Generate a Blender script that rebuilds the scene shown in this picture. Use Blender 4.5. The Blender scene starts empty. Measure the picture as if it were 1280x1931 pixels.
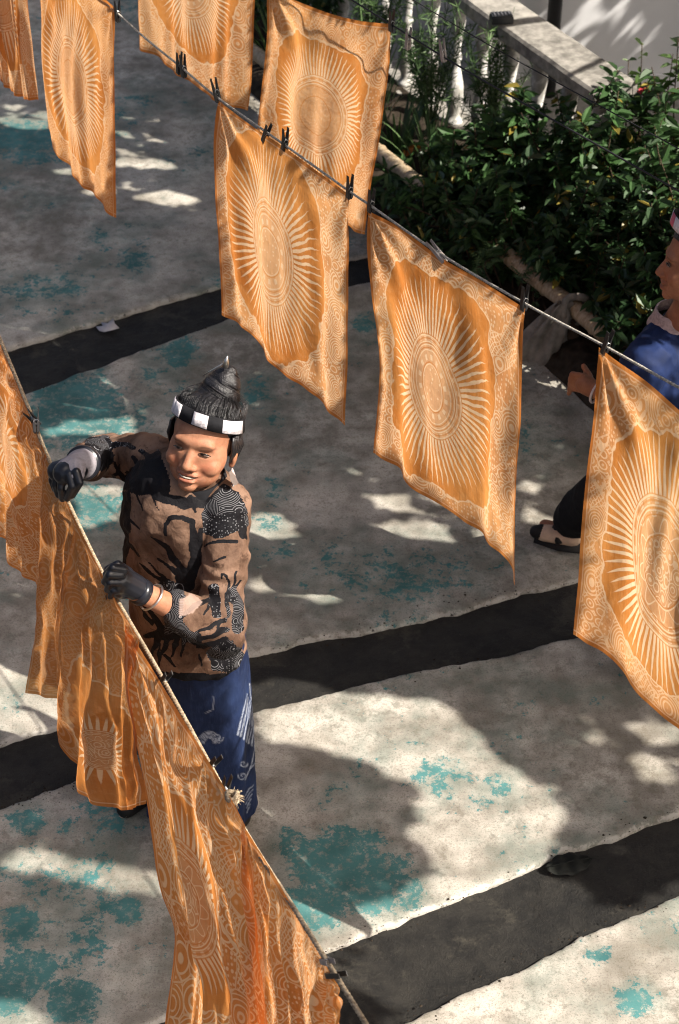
import bpy, bmesh, math, random
import numpy as np
from mathutils import Vector, Matrix, noise
from mathutils.bvhtree import BVHTree
R = math.radians
random.seed(7); RNG = np.random.default_rng(7)
SC = bpy.context.scene
COL = SC.collection
# ------------------------------------------------------------------ camera
CAM_H, PITCH, FPX = 4.05, R(38), 3500.0
cam = bpy.data.cameras.new('camera'); camo = bpy.data.objects.new('camera', cam); COL.objects.link(camo)
cam.sensor_fit = 'HORIZONTAL'; cam.sensor_width = 36.0; cam.lens = FPX / 1280 * 36
cam.clip_end = 500; camo.location = (0, 0, CAM_H); camo.rotation_euler = (math.pi/2 - PITCH, 0, 0)
cam.dof.use_dof = True; cam.dof.focus_distance = 4.6; cam.dof.aperture_fstop = 10
SC.camera = camo
# ------------------------------------------------------------------ light
SUN_EL, SUN_AZ = R(46), R(-23)          # azimuth measured from +X towards +Y
SUNV = Vector((math.cos(SUN_EL)*math.cos(SUN_AZ), math.cos(SUN_EL)*math.sin(SUN_AZ), math.sin(SUN_EL)))
w = bpy.data.worlds.new('World'); SC.world = w; w.use_nodes = True
nt = w.node_tree; nt.nodes.clear()
sky = nt.nodes.new('ShaderNodeTexSky'); sky.sky_type = 'NISHITA'; sky.sun_disc = False
sky.sun_elevation = SUN_EL; sky.sun_rotation = math.pi/2 - SUN_AZ; sky.air_density = 0.76; sky.dust_density = 7.5; sky.ozone_density = 0.0
bg = nt.nodes.new('ShaderNodeBackground'); bg.inputs[1].default_value = 0.084
wo = nt.nodes.new('ShaderNodeOutputWorld')
nt.links.new(sky.outputs[0], bg.inputs[0]); nt.links.new(bg.outputs[0], wo.inputs[0])
sl = bpy.data.lights.new('sun', 'SUN'); sl.energy = 5.0; sl.angle = R(0.35); sl.color = (1.0, 0.93, 0.83)
so = bpy.data.objects.new('sun', sl); COL.objects.link(so); so.location = (6, -2, 8)
so.rotation_euler = (-SUNV).to_track_quat('-Z', 'Y').to_euler()
SC.view_settings.view_transform = 'Standard'; SC.view_settings.look = 'None'
SC.view_settings.exposure = 1.0; SC.view_settings.gamma = 1.0
SC.cycles.filter_width = 1.1; SC.cycles.max_bounces = 5; SC.cycles.diffuse_bounces = 3; SC.cycles.glossy_bounces = 2; SC.cycles.transmission_bounces = 3; SC.cycles.transparent_max_bounces = 16
# ------------------------------------------------------------------ pixel helpers (photo 1280 x 1931)
CO = Vector((0, 0, CAM_H)); FW = Vector((0, math.cos(PITCH), -math.sin(PITCH))); UP = Vector((0, math.sin(PITCH), math.cos(PITCH)))
def ray(px, py): return Vector(((px-640)/FPX, 0, 0)) + UP*(-(py-965.5)/FPX) + FW
def atz(px, py, z):
    d = ray(px, py); return CO + d*((z-CAM_H)/d.z)
def aty(px, py, y):
    d = ray(px, py); return CO + d*(y/d.y)
def atplane(px, py, p0, n):
    d = ray(px, py); return CO + d*((p0-CO).dot(n)/d.dot(n))
def topx(p):
    q = Vector(p)-CO; dz = q.dot(FW); return (640+FPX*q.x/dz, 965.5-FPX*q.dot(UP)/dz)
def topx_np(v):
    q = np.asarray(v) - np.array(CO); dz = q@np.array(FW)
    return np.stack([640+FPX*q[:, 0]/dz, 965.5-FPX*(q@np.array(UP))/dz], 1)
# ------------------------------------------------------------------ object helpers
def tag(o, label=None, cat=None, group=None, kind=None):
    if label: o['label'] = label
    if cat: o['category'] = cat
    if group: o['group'] = group
    if kind: o['kind'] = kind
    return o
def empty(name, loc=(0, 0, 0), rz=0):
    o = bpy.data.objects.new(name, None); COL.objects.link(o); o.location = loc; o.rotation_euler = (0, 0, rz); o.empty_display_size = .05
    return o
def link(name, me, mat=None, parent=None, world=True):
    o = bpy.data.objects.new(name, me); COL.objects.link(o)
    if mat and not me.materials: me.materials.append(mat)
    if parent:
        o.parent = parent
        if world: o.matrix_parent_inverse = pmat(parent).inverted()
    return o
def pmat(p):
    m = Matrix.LocRotScale(p.location, p.rotation_euler, p.scale)
    if p.parent: m = pmat(p.parent) @ p.matrix_parent_inverse @ m
    return m
def mesh(name, verts, faces, smooth=True):
    me = bpy.data.meshes.new(name); me.from_pydata([tuple(v) for v in verts], [], faces)
    if smooth: me.polygons.foreach_set('use_smooth', [True]*len(me.polygons))
    me.update(); return me
def attr(me, name, vals):
    a = me.attributes.new(name, 'FLOAT', 'POINT'); a.data.foreach_set('value', np.asarray(vals, dtype=np.float32))
def cattr(me, name, vals):
    a = me.attributes.new(name, 'FLOAT_COLOR', 'POINT')
    v = np.ones((len(vals), 4), dtype=np.float32); v[:, :3] = vals; a.data.foreach_set('color', v.ravel())
class MB:
    """collects simple solids into one mesh"""
    def __init__(s): s.v = []; s.f = []
    def add(s, v, f):
        b = len(s.v); s.v += [Vector(p) for p in v]; s.f += [tuple(i+b for i in q) for q in f]; return s
    def box(s, c, d, m=None):
        x, y, z = d[0]/2, d[1]/2, d[2]/2
        vs = [Vector((i*x, j*y, k*z)) for k in (-1, 1) for j in (-1, 1) for i in (-1, 1)]
        if m: vs = [m@p for p in vs]
        vs = [p+Vector(c) for p in vs]
        return s.add(vs, [(0, 2, 3, 1), (4, 5, 7, 6), (0, 1, 5, 4), (2, 6, 7, 3), (1, 3, 7, 5), (0, 4, 6, 2)])
    def tube(s, pts, rad, n=8, cap=True):
        pts = [Vector(p) for p in pts]
        if not hasattr(rad, '__len__'): rad = [rad]*len(pts)
        vs = []; nrm = None
        for i, p in enumerate(pts):
            t = (pts[min(i+1, len(pts)-1)]-pts[max(i-1, 0)]).normalized()
            if nrm is None:
                nrm = t.orthogonal().normalized()
            nrm = (nrm - t*nrm.dot(t)).normalized(); bn = t.cross(nrm)
            r = rad[i]; ra, rb = r if hasattr(r, '__len__') else (r, r)
            vs += [p+nrm*math.cos(2*math.pi*k/n)*ra+bn*math.sin(2*math.pi*k/n)*rb for k in range(n)]
        fs = [(i*n+k, i*n+(k+1) % n, (i+1)*n+(k+1) % n, (i+1)*n+k) for i in range(len(pts)-1) for k in range(n)]
        if cap:
            fs.append(tuple(reversed(range(n)))); b = (len(pts)-1)*n; fs.append(tuple(range(b, b+n)))
        return s.add(vs, fs)
    def lathe(s, prof, c=(0, 0, 0), n=16, m=None):
        vs = []
        for r, z in prof: vs += [Vector((r*math.cos(2*math.pi*k/n), r*math.sin(2*math.pi*k/n), z)) for k in range(n)]
        if m: vs = [m@p for p in vs]
        vs = [p+Vector(c) for p in vs]
        fs = [(i*n+k, i*n+(k+1) % n, (i+1)*n+(k+1) % n, (i+1)*n+k) for i in range(len(prof)-1) for k in range(n)]
        fs.append(tuple(reversed(range(n)))); b = (len(prof)-1)*n; fs.append(tuple(range(b, b+n)))
        return s.add(vs, fs)
    def ell(s, c, r, m=None, nu=20, nv=12):
        """ellipsoid; r radii, m 3x3 rotation"""
        vs = [Vector((0, 0, -1))]
        for j in range(1, nv):
            a = -math.pi/2+math.pi*j/nv
            vs += [Vector((math.cos(a)*math.cos(2*math.pi*i/nu), math.cos(a)*math.sin(2*math.pi*i/nu), math.sin(a))) for i in range(nu)]
        vs.append(Vector((0, 0, 1)))
        vs = [Vector((p.x*r[0], p.y*r[1], p.z*r[2])) for p in vs]
        if m: vs = [m@p for p in vs]
        vs = [p+Vector(c) for p in vs]
        fs = [(0, 1+(i+1) % nu, 1+i) for i in range(nu)]
        for j in range(nv-2):
            b = 1+j*nu; fs += [(b+i, b+(i+1) % nu, b+nu+(i+1) % nu, b+nu+i) for i in range(nu)]
        b = 1+(nv-2)*nu; t = len(vs)-1; fs += [(b+i, b+(i+1) % nu, t) for i in range(nu)]
        return s.add(vs, fs)
    def cap(s, a, b, ra, rb, n=16):
        """tapered capsule"""
        a, b = Vector(a), Vector(b); d = (b-a).normalized(); pts = []; rs = []
        for k in range(1, 5): t = math.pi/2*k/4; pts.append(a-d*ra*math.cos(t)); rs.append(ra*math.sin(t))
        for k in range(0, 4): t = math.pi/2*k/4; pts.append(b+d*rb*math.sin(t)); rs.append(rb*math.cos(t))
        return s.tube(pts, rs, n)
    def build(s, name, mat, parent=None, smooth=True):
        me = mesh(name, s.v, s.f, smooth); return link(name, me, mat, parent)
    def remesh(s, voxel, smooth=4, fac=.5):
        """one continuous skin around all collected solids"""
        me = mesh('tmp', s.v, s.f); o = bpy.data.objects.new('tmp', me); COL.objects.link(o)
        m = o.modifiers.new('r', 'REMESH'); m.mode = 'VOXEL'; m.voxel_size = voxel; m.use_smooth_shade = True
        if smooth:
            q = o.modifiers.new('s', 'SMOOTH'); q.factor = fac; q.iterations = smooth
        dg = bpy.context.evaluated_depsgraph_get(); dg.update()
        out = bpy.data.meshes.new_from_object(o.evaluated_get(dg)); bpy.data.objects.remove(o); bpy.data.meshes.remove(me)
        out.polygons.foreach_set('use_smooth', [True]*len(out.polygons)); return out
def coords(me):
    a = np.empty(len(me.vertices)*3, np.float32); me.vertices.foreach_get('co', a); return a.reshape(-1, 3).astype(float)
def setcoords(me, v):
    me.vertices.foreach_set('co', np.asarray(v, np.float32).ravel()); me.update()
def normals(me):
    a = np.empty(len(me.vertices)*3, np.float32); me.vertices.foreach_get('normal', a); return a.reshape(-1, 3).astype(float)
def nz(v, s=1.0, o=0.0):
    """noise for an array of points"""
    return np.array([noise.noise(Vector((p[0]*s+o, p[1]*s+o*.7, p[2]*s-o))) for p in v])
def resample(pts, n):
    p = np.array([tuple(q) for q in pts], float); d = np.r_[0, np.cumsum(np.linalg.norm(np.diff(p, axis=0), axis=1))]
    t = np.linspace(0, d[-1], n); return np.stack([np.interp(t, d, p[:, k]) for k in range(p.shape[1])], 1)
def spline(pts, n):
    """Catmull-Rom through points"""
    P = [np.array(tuple(q), float) for q in pts]; P = [2*P[0]-P[1]]+P+[2*P[-1]-P[-2]]; out = []
    m = 12
    for i in range(1, len(P)-2):
        for k in range(m):
            t = k/m; a, b, c, d = P[i-1:i+3]
            out.append(.5*((2*b)+(-a+c)*t+(2*a-5*b+4*c-d)*t*t+(-a+3*b-3*c+d)*t**3))
    out.append(P[-2]); return resample(out, n)
def inpoly(pts, poly):
    x, y = pts[:, 0], pts[:, 1]; r = np.zeros(len(pts), bool); n = len(poly); j = n-1
    for i in range(n):
        xi, yi = poly[i]; xj, yj = poly[j]
        c = ((yi > y) != (yj > y)) & (x < (xj-xi)*(y-yi)/((yj-yi) or 1e-9)+xi); r ^= c; j = i
    return r
def segdist(pts, line):
    """distance of 2-d points to a polyline and the parameter along it"""
    best = np.full(len(pts), 1e9); par = np.zeros(len(pts)); L = np.array(line, float); n = len(L)-1
    for i in range(n):
        a, b = L[i], L[i+1]; ab = b-a; t = np.clip(((pts-a)@ab)/max(ab@ab, 1e-9), 0, 1)
        d = np.linalg.norm(pts-(a+t[:, None]*ab), axis=1); k = d < best; best[k] = d[k]; par[k] = (i+t[k])/n
    return best, par
# ------------------------------------------------------------------ shader expression helper
class E:
    __slots__ = ('s', 't')
    def __init__(s, sock, tree): s.s = sock; s.t = tree
    def _m(s, op, *a, clamp=False):
        n = s.t.nodes.new('ShaderNodeMath'); n.operation = op; n.use_clamp = clamp
        for i, x in enumerate((s,)+a):
            if isinstance(x, E): s.t.links.new(x.s, n.inputs[i])
            else: n.inputs[i].default_value = x
        return E(n.outputs[0], s.t)
    def __add__(s, o): return s._m('ADD', o)
    __radd__ = __add__
    def __sub__(s, o): return s._m('SUBTRACT', o)
    def __rsub__(s, o): return (s*-1)+o
    def __mul__(s, o): return s._m('MULTIPLY', o)
    __rmul__ = __mul__
    def __truediv__(s, o): return s._m('DIVIDE', o)
    def __pow__(s, o): return s._m('POWER', o)
    def abs(s): return s._m('ABSOLUTE')
    def sin(s): return s._m('SINE')
    def fract(s): return s._m('FRACT')
    def sqrt(s): return s._m('SQRT')
    def max(s, o): return s._m('MAXIMUM', o)
    def min(s, o): return s._m('MINIMUM', o)
    def clamp(s): return s._m('ADD', 0.0, clamp=True)
    def atan2(s, o): return s._m('ARCTAN2', o)
    def inv(s): return (s*-1)+1
    def ss(s, a, b):
        """smooth step from a (0) to b (1); a may exceed b"""
        n = s.t.nodes.new('ShaderNodeMapRange'); n.interpolation_type = 'SMOOTHSTEP'
        s.t.links.new(s.s, n.inputs[0])
        lo, hi, o0, o1 = (a, b, 0, 1) if not (isinstance(a, (int, float)) and isinstance(b, (int, float)) and a > b) else (b, a, 1, 0)
        for i, x in ((1, lo), (2, hi), (3, o0), (4, o1)):
            if isinstance(x, E): s.t.links.new(x.s, n.inputs[i])
            else: n.inputs[i].default_value = x
        return E(n.outputs[0], s.t)
    def line(s, at, wd, soft=None):
        return (s-at).abs().ss(wd, wd*.4)
class Mat:
    def __init__(s, name):
        s.m = bpy.data.materials.new(name); s.m.use_nodes = True; s.t = s.m.node_tree; s.t.nodes.clear()
        s.out = s.t.nodes.new('ShaderNodeOutputMaterial'); s.tc = s.t.nodes.new('ShaderNodeTexCoord')
    def new(s, k): return s.t.nodes.new('ShaderNode'+k)
    def lk(s, a, b): s.t.links.new(a.s if isinstance(a, E) else a, b)
    def obj(s): return s.tc.outputs['Object']
    def uv(s): return s.tc.outputs['UV']
    def attr(s, name, col=False):
        n = s.new('Attribute'); n.attribute_name = name
        return n.outputs['Color'] if col else E(n.outputs['Fac'], s.t)
    def sep(s, v):
        n = s.new('SeparateXYZ'); s.lk(v, n.inputs[0]); return [E(o, s.t) for o in n.outputs]
    def comb(s, x, y, z=0.0):
        n = s.new('CombineXYZ')
        for i, q in enumerate((x, y, z)):
            if isinstance(q, E): s.lk(q, n.inputs[i])
            else: n.inputs[i].default_value = q
        return n.outputs[0]
    def noise(s, v, sc, det=4, rough=.55, dist=0.0):
        n = s.new('TexNoise'); s.lk(v, n.inputs['Vector']); n.inputs['Scale'].default_value = sc; n.inputs['Detail'].default_value = det
        n.inputs['Roughness'].default_value = rough; n.inputs['Distortion'].default_value = dist
        return E(n.outputs[0], s.t)
    def vor(s, v, sc, feat='F1', rnd=1.0):
        n = s.new('TexVoronoi'); n.feature = feat; s.lk(v, n.inputs['Vector']); n.inputs['Scale'].default_value = sc; n.inputs['Randomness'].default_value = rnd
        return E(n.outputs['Distance'], s.t), (n.outputs['Color'] if feat == 'F1' else None)
    def map(s, v, scale=(1, 1, 1), rot=(0, 0, 0), loc=(0, 0, 0)):
        n = s.new('Mapping'); s.lk(v, n.inputs[0]); n.inputs['Scale'].default_value = scale; n.inputs['Rotation'].default_value = rot; n.inputs['Location'].default_value = loc
        return n.outputs[0]
    def mix(s, f, a, b, mode='MIX'):
        n = s.new('Mix'); n.data_type = 'RGBA'; n.blend_type = mode
        for i, x in ((0, f), (6, a), (7, b)):
            if isinstance(x, (E,)) or hasattr(x, 'links'): s.lk(x, n.inputs[i])
            elif isinstance(x, tuple): n.inputs[i].default_value = x+(1,) if len(x) == 3 else x
            else: n.inputs[i].default_value = x
        return n.outputs[2]
    def bump(s, h, st=.3, dist=.01):
        n = s.new('Bump'); s.lk(h, n.inputs['Height']); n.inputs['Strength'].default_value = st; n.inputs['Distance'].default_value = dist; return n.outputs[0]
    def bsdf(s, col, rough=.8, spec=.3, normal=None, metal=0.0, sheen=0, sss=0):
        n = s.new('BsdfPrincipled')
        for k, x in (('Base Color', col), ('Roughness', rough), ('Specular IOR Level', spec), ('Metallic', metal)):
            if isinstance(x, E) or hasattr(x, 'links'): s.lk(x, n.inputs[k])
            elif isinstance(x, tuple): n.inputs[k].default_value = x+(1,)
            else: n.inputs[k].default_value = x
        if sheen: n.inputs['Sheen Weight'].default_value = sheen
        if sss:
            n.inputs['Subsurface Weight'].default_value = sss; n.inputs['Subsurface Radius'].default_value = (1, .35, .15); n.inputs['Subsurface Scale'].default_value = .006
        if normal: s.lk(normal, n.inputs['Normal'])
        return n.outputs[0]
    def surf(s, sh): s.lk(sh, s.out.inputs[0]); return s.m
def plain(name, col, rough=.7, spec=.3, var=.25, sc=30, bump=.2, metal=0.0, sss=0):
    M = Mat(name); n = M.noise(M.obj(), sc, 5); n2 = M.noise(M.obj(), sc*.17, 3)
    k = (n*.6+n2*.4).ss(.3, .7)
    c = M.mix(k, tuple(x*(1-var) for x in col), tuple(min(1, x*(1+var)) for x in col))
    return M.surf(M.bsdf(c, rough, spec, M.bump(n, bump, .003), metal, sss=sss))
# ------------------------------------------------------------------ materials of the setting
def concrete():
    M = Mat('courtyard_concrete'); v = M.obj()
    big = M.noise(v, .9, 4, .6); mid = M.noise(v, 6, 9, .72); fine = M.noise(v, 48, 8, .78); grit = M.noise(v, 190, 5, .75)
    c = M.mix((mid*.65+big*.35).ss(.38, .63), (.20, .182, .15), (.56, .52, .455))
    c = M.mix(M.noise(v, 1.7, 8, .75).ss(.56, .74)*.7, c, (.60, .565, .51))
    c = M.mix(fine.ss(.48, .64)*.5, c, (.11, .095, .072))
    c = M.mix(M.noise(v, 15, 9, .82).ss(.55, .70)*.5, c, (.075, .07, .062))
    c = M.mix(grit.ss(.52, .64)*.55, c, (.07, .06, .048))
    c = M.mix(M.noise(v, 2.6, 4, .7).ss(.55, .7)*.22, c, (.16, .15, .09))
    mot = M.noise(v, 22, 10, .8); c = M.mix((mot+(M.noise(v, 1.1, 4, .6)-.5)*.35).ss(.50, .60)*.5, c, (.13, .112, .085))
    c = M.mix(M.noise(v, 7, 9, .8).ss(.57, .66)*.45, c, (.10, .085, .062)); c = M.mix(M.noise(v, 4, 8, .75).ss(.58, .70)*.25, c, (.20, .145, .09))
    pa = M.attr('paint'); pn = M.noise(v, 11, 9, .76, .2)*.66+M.noise(v, 60, 5, .75)*.34
    pm = (pa*.54+pn*1.3-1.045).ss(0, .025)
    teal = M.mix(M.noise(v, 6, 4).ss(.35, .65), (.010, .10, .11), (.045, .21, .215))
    pm = pm*(M.noise(v, 34, 9, .8).ss(.40, .50)*.75+.25); c = M.mix(pm*.92, c, teal)
    film = (pa*.6+M.noise(v, 4.5, 7, .75)-.72).ss(0, .25)*.32
    c = M.mix(film, c, (.075, .155, .135))
    ed = M.attr('worn'); en = M.noise(v, 24, 5, .7)
    c = M.mix((ed*.6+en-.95).ss(0, .15)*.5, c, (.55, .52, .47))
    c = M.mix((ed*.40+M.noise(v, 38, 5, .75)-.98).ss(0, .06)*.9, c, (.03, .028, .025))
    return M.surf(M.bsdf(c, (mid*.25+.62), .28, M.bump(fine*.6+grit*.5, .5, .006)))
def strip_mat():
    M = Mat('dark_worn_strip'); v = M.obj(); n = M.noise(v, 9, 9, .75); f = M.noise(v, 75, 8, .78); g = M.noise(v, 230, 4, .7)
    c = M.mix(n.ss(.35, .68), (.007, .0066, .006), (.026, .0235, .0195))
    c = M.mix(f.ss(.55, .72)*.55, c, (.055, .049, .040)); c = M.mix(M.noise(v, 3, 7, .75).ss(.54, .64)*.6, c, (.062, .055, .042))
    d, _ = M.vor(v, 34, 'DISTANCE_TO_EDGE')
    return M.surf(M.bsdf(c, .72, .35, M.bump(f*.7+n*.5+g*.3, .9, .014)))
MAT = {}
MAT['concrete'] = concrete(); MAT['strip'] = strip_mat()
MAT['stone'] = plain('rail_stone', (.25, .235, .21), .85, .2, .5, 26, .5)
def baluster_mat():
    M = Mat('baluster_render'); v = M.obj(); n = M.noise(v, 9, 6, .7); f = M.noise(v, 60, 5)
    c = M.mix(n.ss(.42, .62), (.33, .32, .29), (.74, .73, .70)); c = M.mix(f.ss(.58, .7)*.5, c, (.12, .13, .10))
    return M.surf(M.bsdf(c, .8, .25, M.bump(f, .3, .004)))
MAT['baluster'] = baluster_mat()
MAT['paving'] = plain('terrace_paving', (.20, .195, .18), .85, .2, .3, 12, .3)
MAT['wall'] = plain('white_plaster', (.74, .74, .75), .85, .2, .06, 6, .08)
MAT['soil'] = plain('garden_soil', (.035, .027, .02), .95, .1, .6, 25, .9)
MAT['pipe'] = plain('dark_pipe', (.03, .03, .032), .5, .4, .2)
def bamboo_mat():
    M = Mat('bamboo_cane'); v = M.obj(); n = M.noise(M.map(v, (30, 30, 3)), 3, 5); f = M.noise(v, 20, 5, .7)
    c = M.mix(n.ss(.3, .7), (.30, .21, .12), (.52, .42, .29)); c = M.mix(f.ss(.55, .7)*.6, c, (.10, .08, .055))
    return M.surf(M.bsdf(c, .55, .35, M.bump(n, .2, .003)))
MAT['bamboo'] = bamboo_mat()
def leaf_mat(name, dark, light, rough=.42, trans=.3):
    M = Mat(name); t = M.attr('tint'); n = M.noise(M.obj(), 40, 3)
    c = M.mix((t*.75+n*.3).clamp(), dark, light); c = M.mix(t.ss(1.2, 1.4), c, (.30, .24, .05)); p = M.bsdf(c, rough, .45)
    tr = M.new('BsdfTranslucent'); M.lk(M.mix(.5, c, (.35, .5, .05), 'MULTIPLY') if False else c, tr.inputs[0])
    mx = M.new('MixShader'); mx.inputs[0].default_value = trans; M.lk(p, mx.inputs[1]); M.lk(tr.outputs[0], mx.inputs[2])
    return M.surf(mx.outputs[0])
MAT['leaf'] = leaf_mat('broad_leaf', (.014, .034, .015), (.075, .16, .05))
MAT['leaf2'] = leaf_mat('fresh_leaf', (.018, .045, .012), (.11, .19, .045))
MAT['fern'] = leaf_mat('fine_leaf', (.035, .08, .03), (.18, .29, .11), .5, .35)
MAT['dryleaf'] = leaf_mat('dry_leaf', (.35, .10, .02), (.75, .32, .05), .6, .3)
MAT['flower'] = plain('red_petal', (.62, .05, .07), .6, .2, .2)
MAT['bark'] = plain('bark', (.07, .05, .035), .9, .1, .5, 18, .8)
MAT['netrag'] = plain('grey_net', (.24, .22, .19), .9, .1, .35, 30, .4)
# ------------------------------------------------------------------ the setting
def sheet(name, x0, x1, y0, y1, z, mat, nx=2, ny=2):
    xs = np.linspace(x0, x1, nx); ys = np.linspace(y0, y1, ny)
    v = [(x, y, z) for y in ys for x in xs]; f = [(j*nx+i, j*nx+i+1, (j+1)*nx+i+1, (j+1)*nx+i) for j in range(ny-1) for i in range(nx-1)]
    return link(name, mesh(name, v, f, False), mat)
def dark_ground():
    # the dark strips: fine grid only where the camera sees it, with a pressed and trodden surface
    nx, ny = 300, 420; xs = np.r_[-60, np.linspace(-1.9, 2.3, nx-2), 60]; ys = np.r_[-40, np.linspace(2.3, 9.0, ny-2), 90]
    X, Y = np.meshgrid(xs, ys); p = np.stack([X.ravel(), Y.ravel(), np.zeros(X.size)], 1)
    z = -.020+.004*nz(p, 5)+.003*nz(p, 17, 3)+.0025*nz(p, 45, 9)
    # two round heel prints and a ribbed sole print
    for (a, b, r) in ((992, 1682, .030), (994, 1722, .031)):
        c = atz(a, b, -.02); d = np.hypot(p[:, 0]-c.x, (p[:, 1]-c.y)*.85)
        z += -.007*np.exp(-((d-r)/.006)**2)-.004*(d < r)
    c = atz(1110, 1720, -.02); d = np.hypot(p[:, 0]-c.x, p[:, 1]-c.y); z += .004*np.sin(d*420)*np.exp(-(d/.05)**2)
    z[(np.abs(X.ravel()) > 50) | (Y.ravel() < -30) | (Y.ravel() > 80)] = -.02
    p[:, 2] = z
    f = [(j*nx+i, j*nx+i+1, (j+1)*nx+i+1, (j+1)*nx+i) for j in range(ny-1) for i in range(nx-1)]
    return link('ground', mesh('ground', p, f), MAT['strip'])
ground = tag(dark_ground(), 'dark worn strips of ground between pale concrete slabs', kind='structure')
TEAL = [(620,1640,110,1),(660,1600,80,1),(590,1705,90,1),(700,1665,110,.95),(760,1690,60,.8),(560,1590,60,.8),(35,1745,60,.95),(235,1715,50,.85),(105,1680,40,.7),
 (50,1835,80,1),(130,1885,80,1),(15,1890,50,1),(200,1850,45,.6),(1200,1880,60,.85),(1130,1800,40,.75),(1010,1905,40,.6),(830,1465,70,.8),(940,1480,50,.75),(900,1510,50,.6),(520,925,55,.7),
 (545,1035,40,.7),(600,1005,40,.55),(140,770,120,.95),(60,800,90,.9),(230,800,100,.75),(340,665,55,.85),(300,700,90,.65),(480,745,60,.75),(520,800,70,.6),(250,490,60,.75),(185,445,40,.7),(60,270,80,.85),
 (20,260,60,.9),(570,880,60,.55),(690,610,35,.85),(500,985,60,.7),(290,930,90,.85),(180,960,90,.8),(210,1540,90,.7),(50,1545,60,.85),(120,1560,50,.7),(760,1120,35,.6),(540,1210,50,.55),(30,1330,60,.6),
 (620,1520,60,.6),(1170,1520,45,.6),(1200,1340,60,.3),(720,1440,50,.6),(940,1600,30,.5),(330,1560,70,.6),(330,740,80,.6),(120,540,80,.4),(10,340,70,.6),(480,1040,60,.6),(90,1010,60,.7)]
def slab(name, far, near, n, m, label):
    """a concrete slab between two edges given on the ground; 2 cm proud of the dark strip"""
    A = resample([atz(x, y, 0).to_tuple()[:2] for x, y in far], n); B = resample([atz(x, y, 0).to_tuple()[:2] for x, y in near], n)
    for C, o in ((A, 3.1), (B, 8.7)):
        q = np.c_[C, np.zeros(n)]; C += np.c_[np.zeros(n), .012*nz(q, 6, o)+.016*nz(q, 4, o+2)+.008*nz(q, 19, o)+.003*nz(q, 60, o)]
    t = np.linspace(0, 1, m); t = .5-.5*np.cos(np.pi*t)*1.0
    p = A[None]*(1-t)[:, None, None]+B[None]*t[:, None, None]; p = p.reshape(-1, 2)
    q = np.c_[p, np.zeros(len(p))]; z = .004*nz(q, 1.3)+.0015*nz(q, 8)
    ed = np.minimum(np.linalg.norm(p.reshape(m, n, 2)-A[None], axis=2), np.linalg.norm(p.reshape(m, n, 2)-B[None], axis=2)).ravel()
    z -= .010*np.exp(-ed/.006)
    px = topx_np(q); paint = np.full(len(p), .50)+.34*nz(q, 2.2, 4)
    for (x, y, r, s) in TEAL:
        d2 = ((px[:, 0]-x)**2+((px[:, 1]-y)*1.25)**2)/(r*1.15)**2; paint = np.maximum(paint, min(1.05, s*1.1)*np.exp(-d2*.85))
    v = np.c_[p, z]; f = [(j*n+i, j*n+i+1, (j+1)*n+i+1, (j+1)*n+i)[::-1] for j in range(m-1) for i in range(n-1)]
    # edge skirts down into the strip
    N = len(v); lowA = np.c_[A[:, 0], A[:, 1]+.004, np.full(n, -.05)]; lowB = np.c_[B[:, 0], B[:, 1]-.004, np.full(n, -.05)]
    v = np.r_[v, lowA, lowB]; b = (m-1)*n
    f += [(i, i+1, N+i+1, N+i) for i in range(n-1)]+[(b+i+1, b+i, N+n+i, N+n+i+1) for i in range(n-1)]
    me = mesh(name, v, f); attr(me, 'paint', np.r_[paint, np.zeros(2*n)]); attr(me, 'worn', np.r_[np.exp(-ed/.035), np.full(2*n, .4)])
    o = link(name, me, MAT['concrete'], ground); return o
slab('concrete_slab', [(-900,-420),(1500,-420)], [(-900,950),(-200,722),(20,655),(200,600),(420,537),(560,503),(690,478),(860,445)], 360, 150, '')
slab('concrete_slab', [(-700,1010),(-200,832),(50,740),(240,668),(430,602),(560,563),(700,528),(900,485),(1500,300)],
     [(-700,1560),(-200,1455),(0,1400),(130,1358),(300,1290),(470,1230),(700,1185),(900,1140),(1080,1090),(1300,1015),(1700,880)], 420, 150, '')
slab('concrete_slab', [(-700,1760),(-200,1600),(0,1520),(150,1465),(300,1402),(480,1338),(700,1285),(900,1240),(1090,1200),(1300,1140),(1700,1010)],
     [(-700,2290),(-200,2110),(100,2000),(400,1880),(615,1790),(850,1700),(1080,1600),(1280,1530),(1700,1380)], 480, 150, '')
slab('concrete_slab', [(-700,2420),(0,2190),(500,2048),(760,1931),(900,1862),(1100,1762),(1280,1685),(1700,1520)], [(-700,3200),(1900,3200)], 420, 90, '')
# garden bed along the balustrade
BD = Vector((.454, -.891, 0)); BN = Vector((.891, .454, 0))      # along the balustrade, and away from the courtyard
B0 = Vector((.44, 8.16, 0))
def bedpt(t, s, z=0): return B0+BD*t+BN*s+Vector((0, 0, z))
def garden_bed():
    ts = np.linspace(-4, 8, 130); ss = np.linspace(-.62, .02, 16); v = []; f = []
    for i, t in enumerate(ts):
        for j, s in enumerate(ss):
            e = min(1, j/2.5); p = bedpt(t, s + (.03*noise.noise(Vector((t*4, s*2, 1))) if j < 3 else 0)); z = .02+.07*e+.03*noise.noise(p*9)
            v.append((p.x, p.y, z if j else -.03))
    k = len(ss); f = [(i*k+j, i*k+j+1, (i+1)*k+j+1, (i+1)*k+j)[::-1] for i in range(len(ts)-1) for j in range(k-1)]
    return tag(link('garden_bed', mesh('garden_bed', v, f), MAT['soil']), 'dark soil bed at the foot of the balustrade', kind='structure')
garden_bed()
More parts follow.
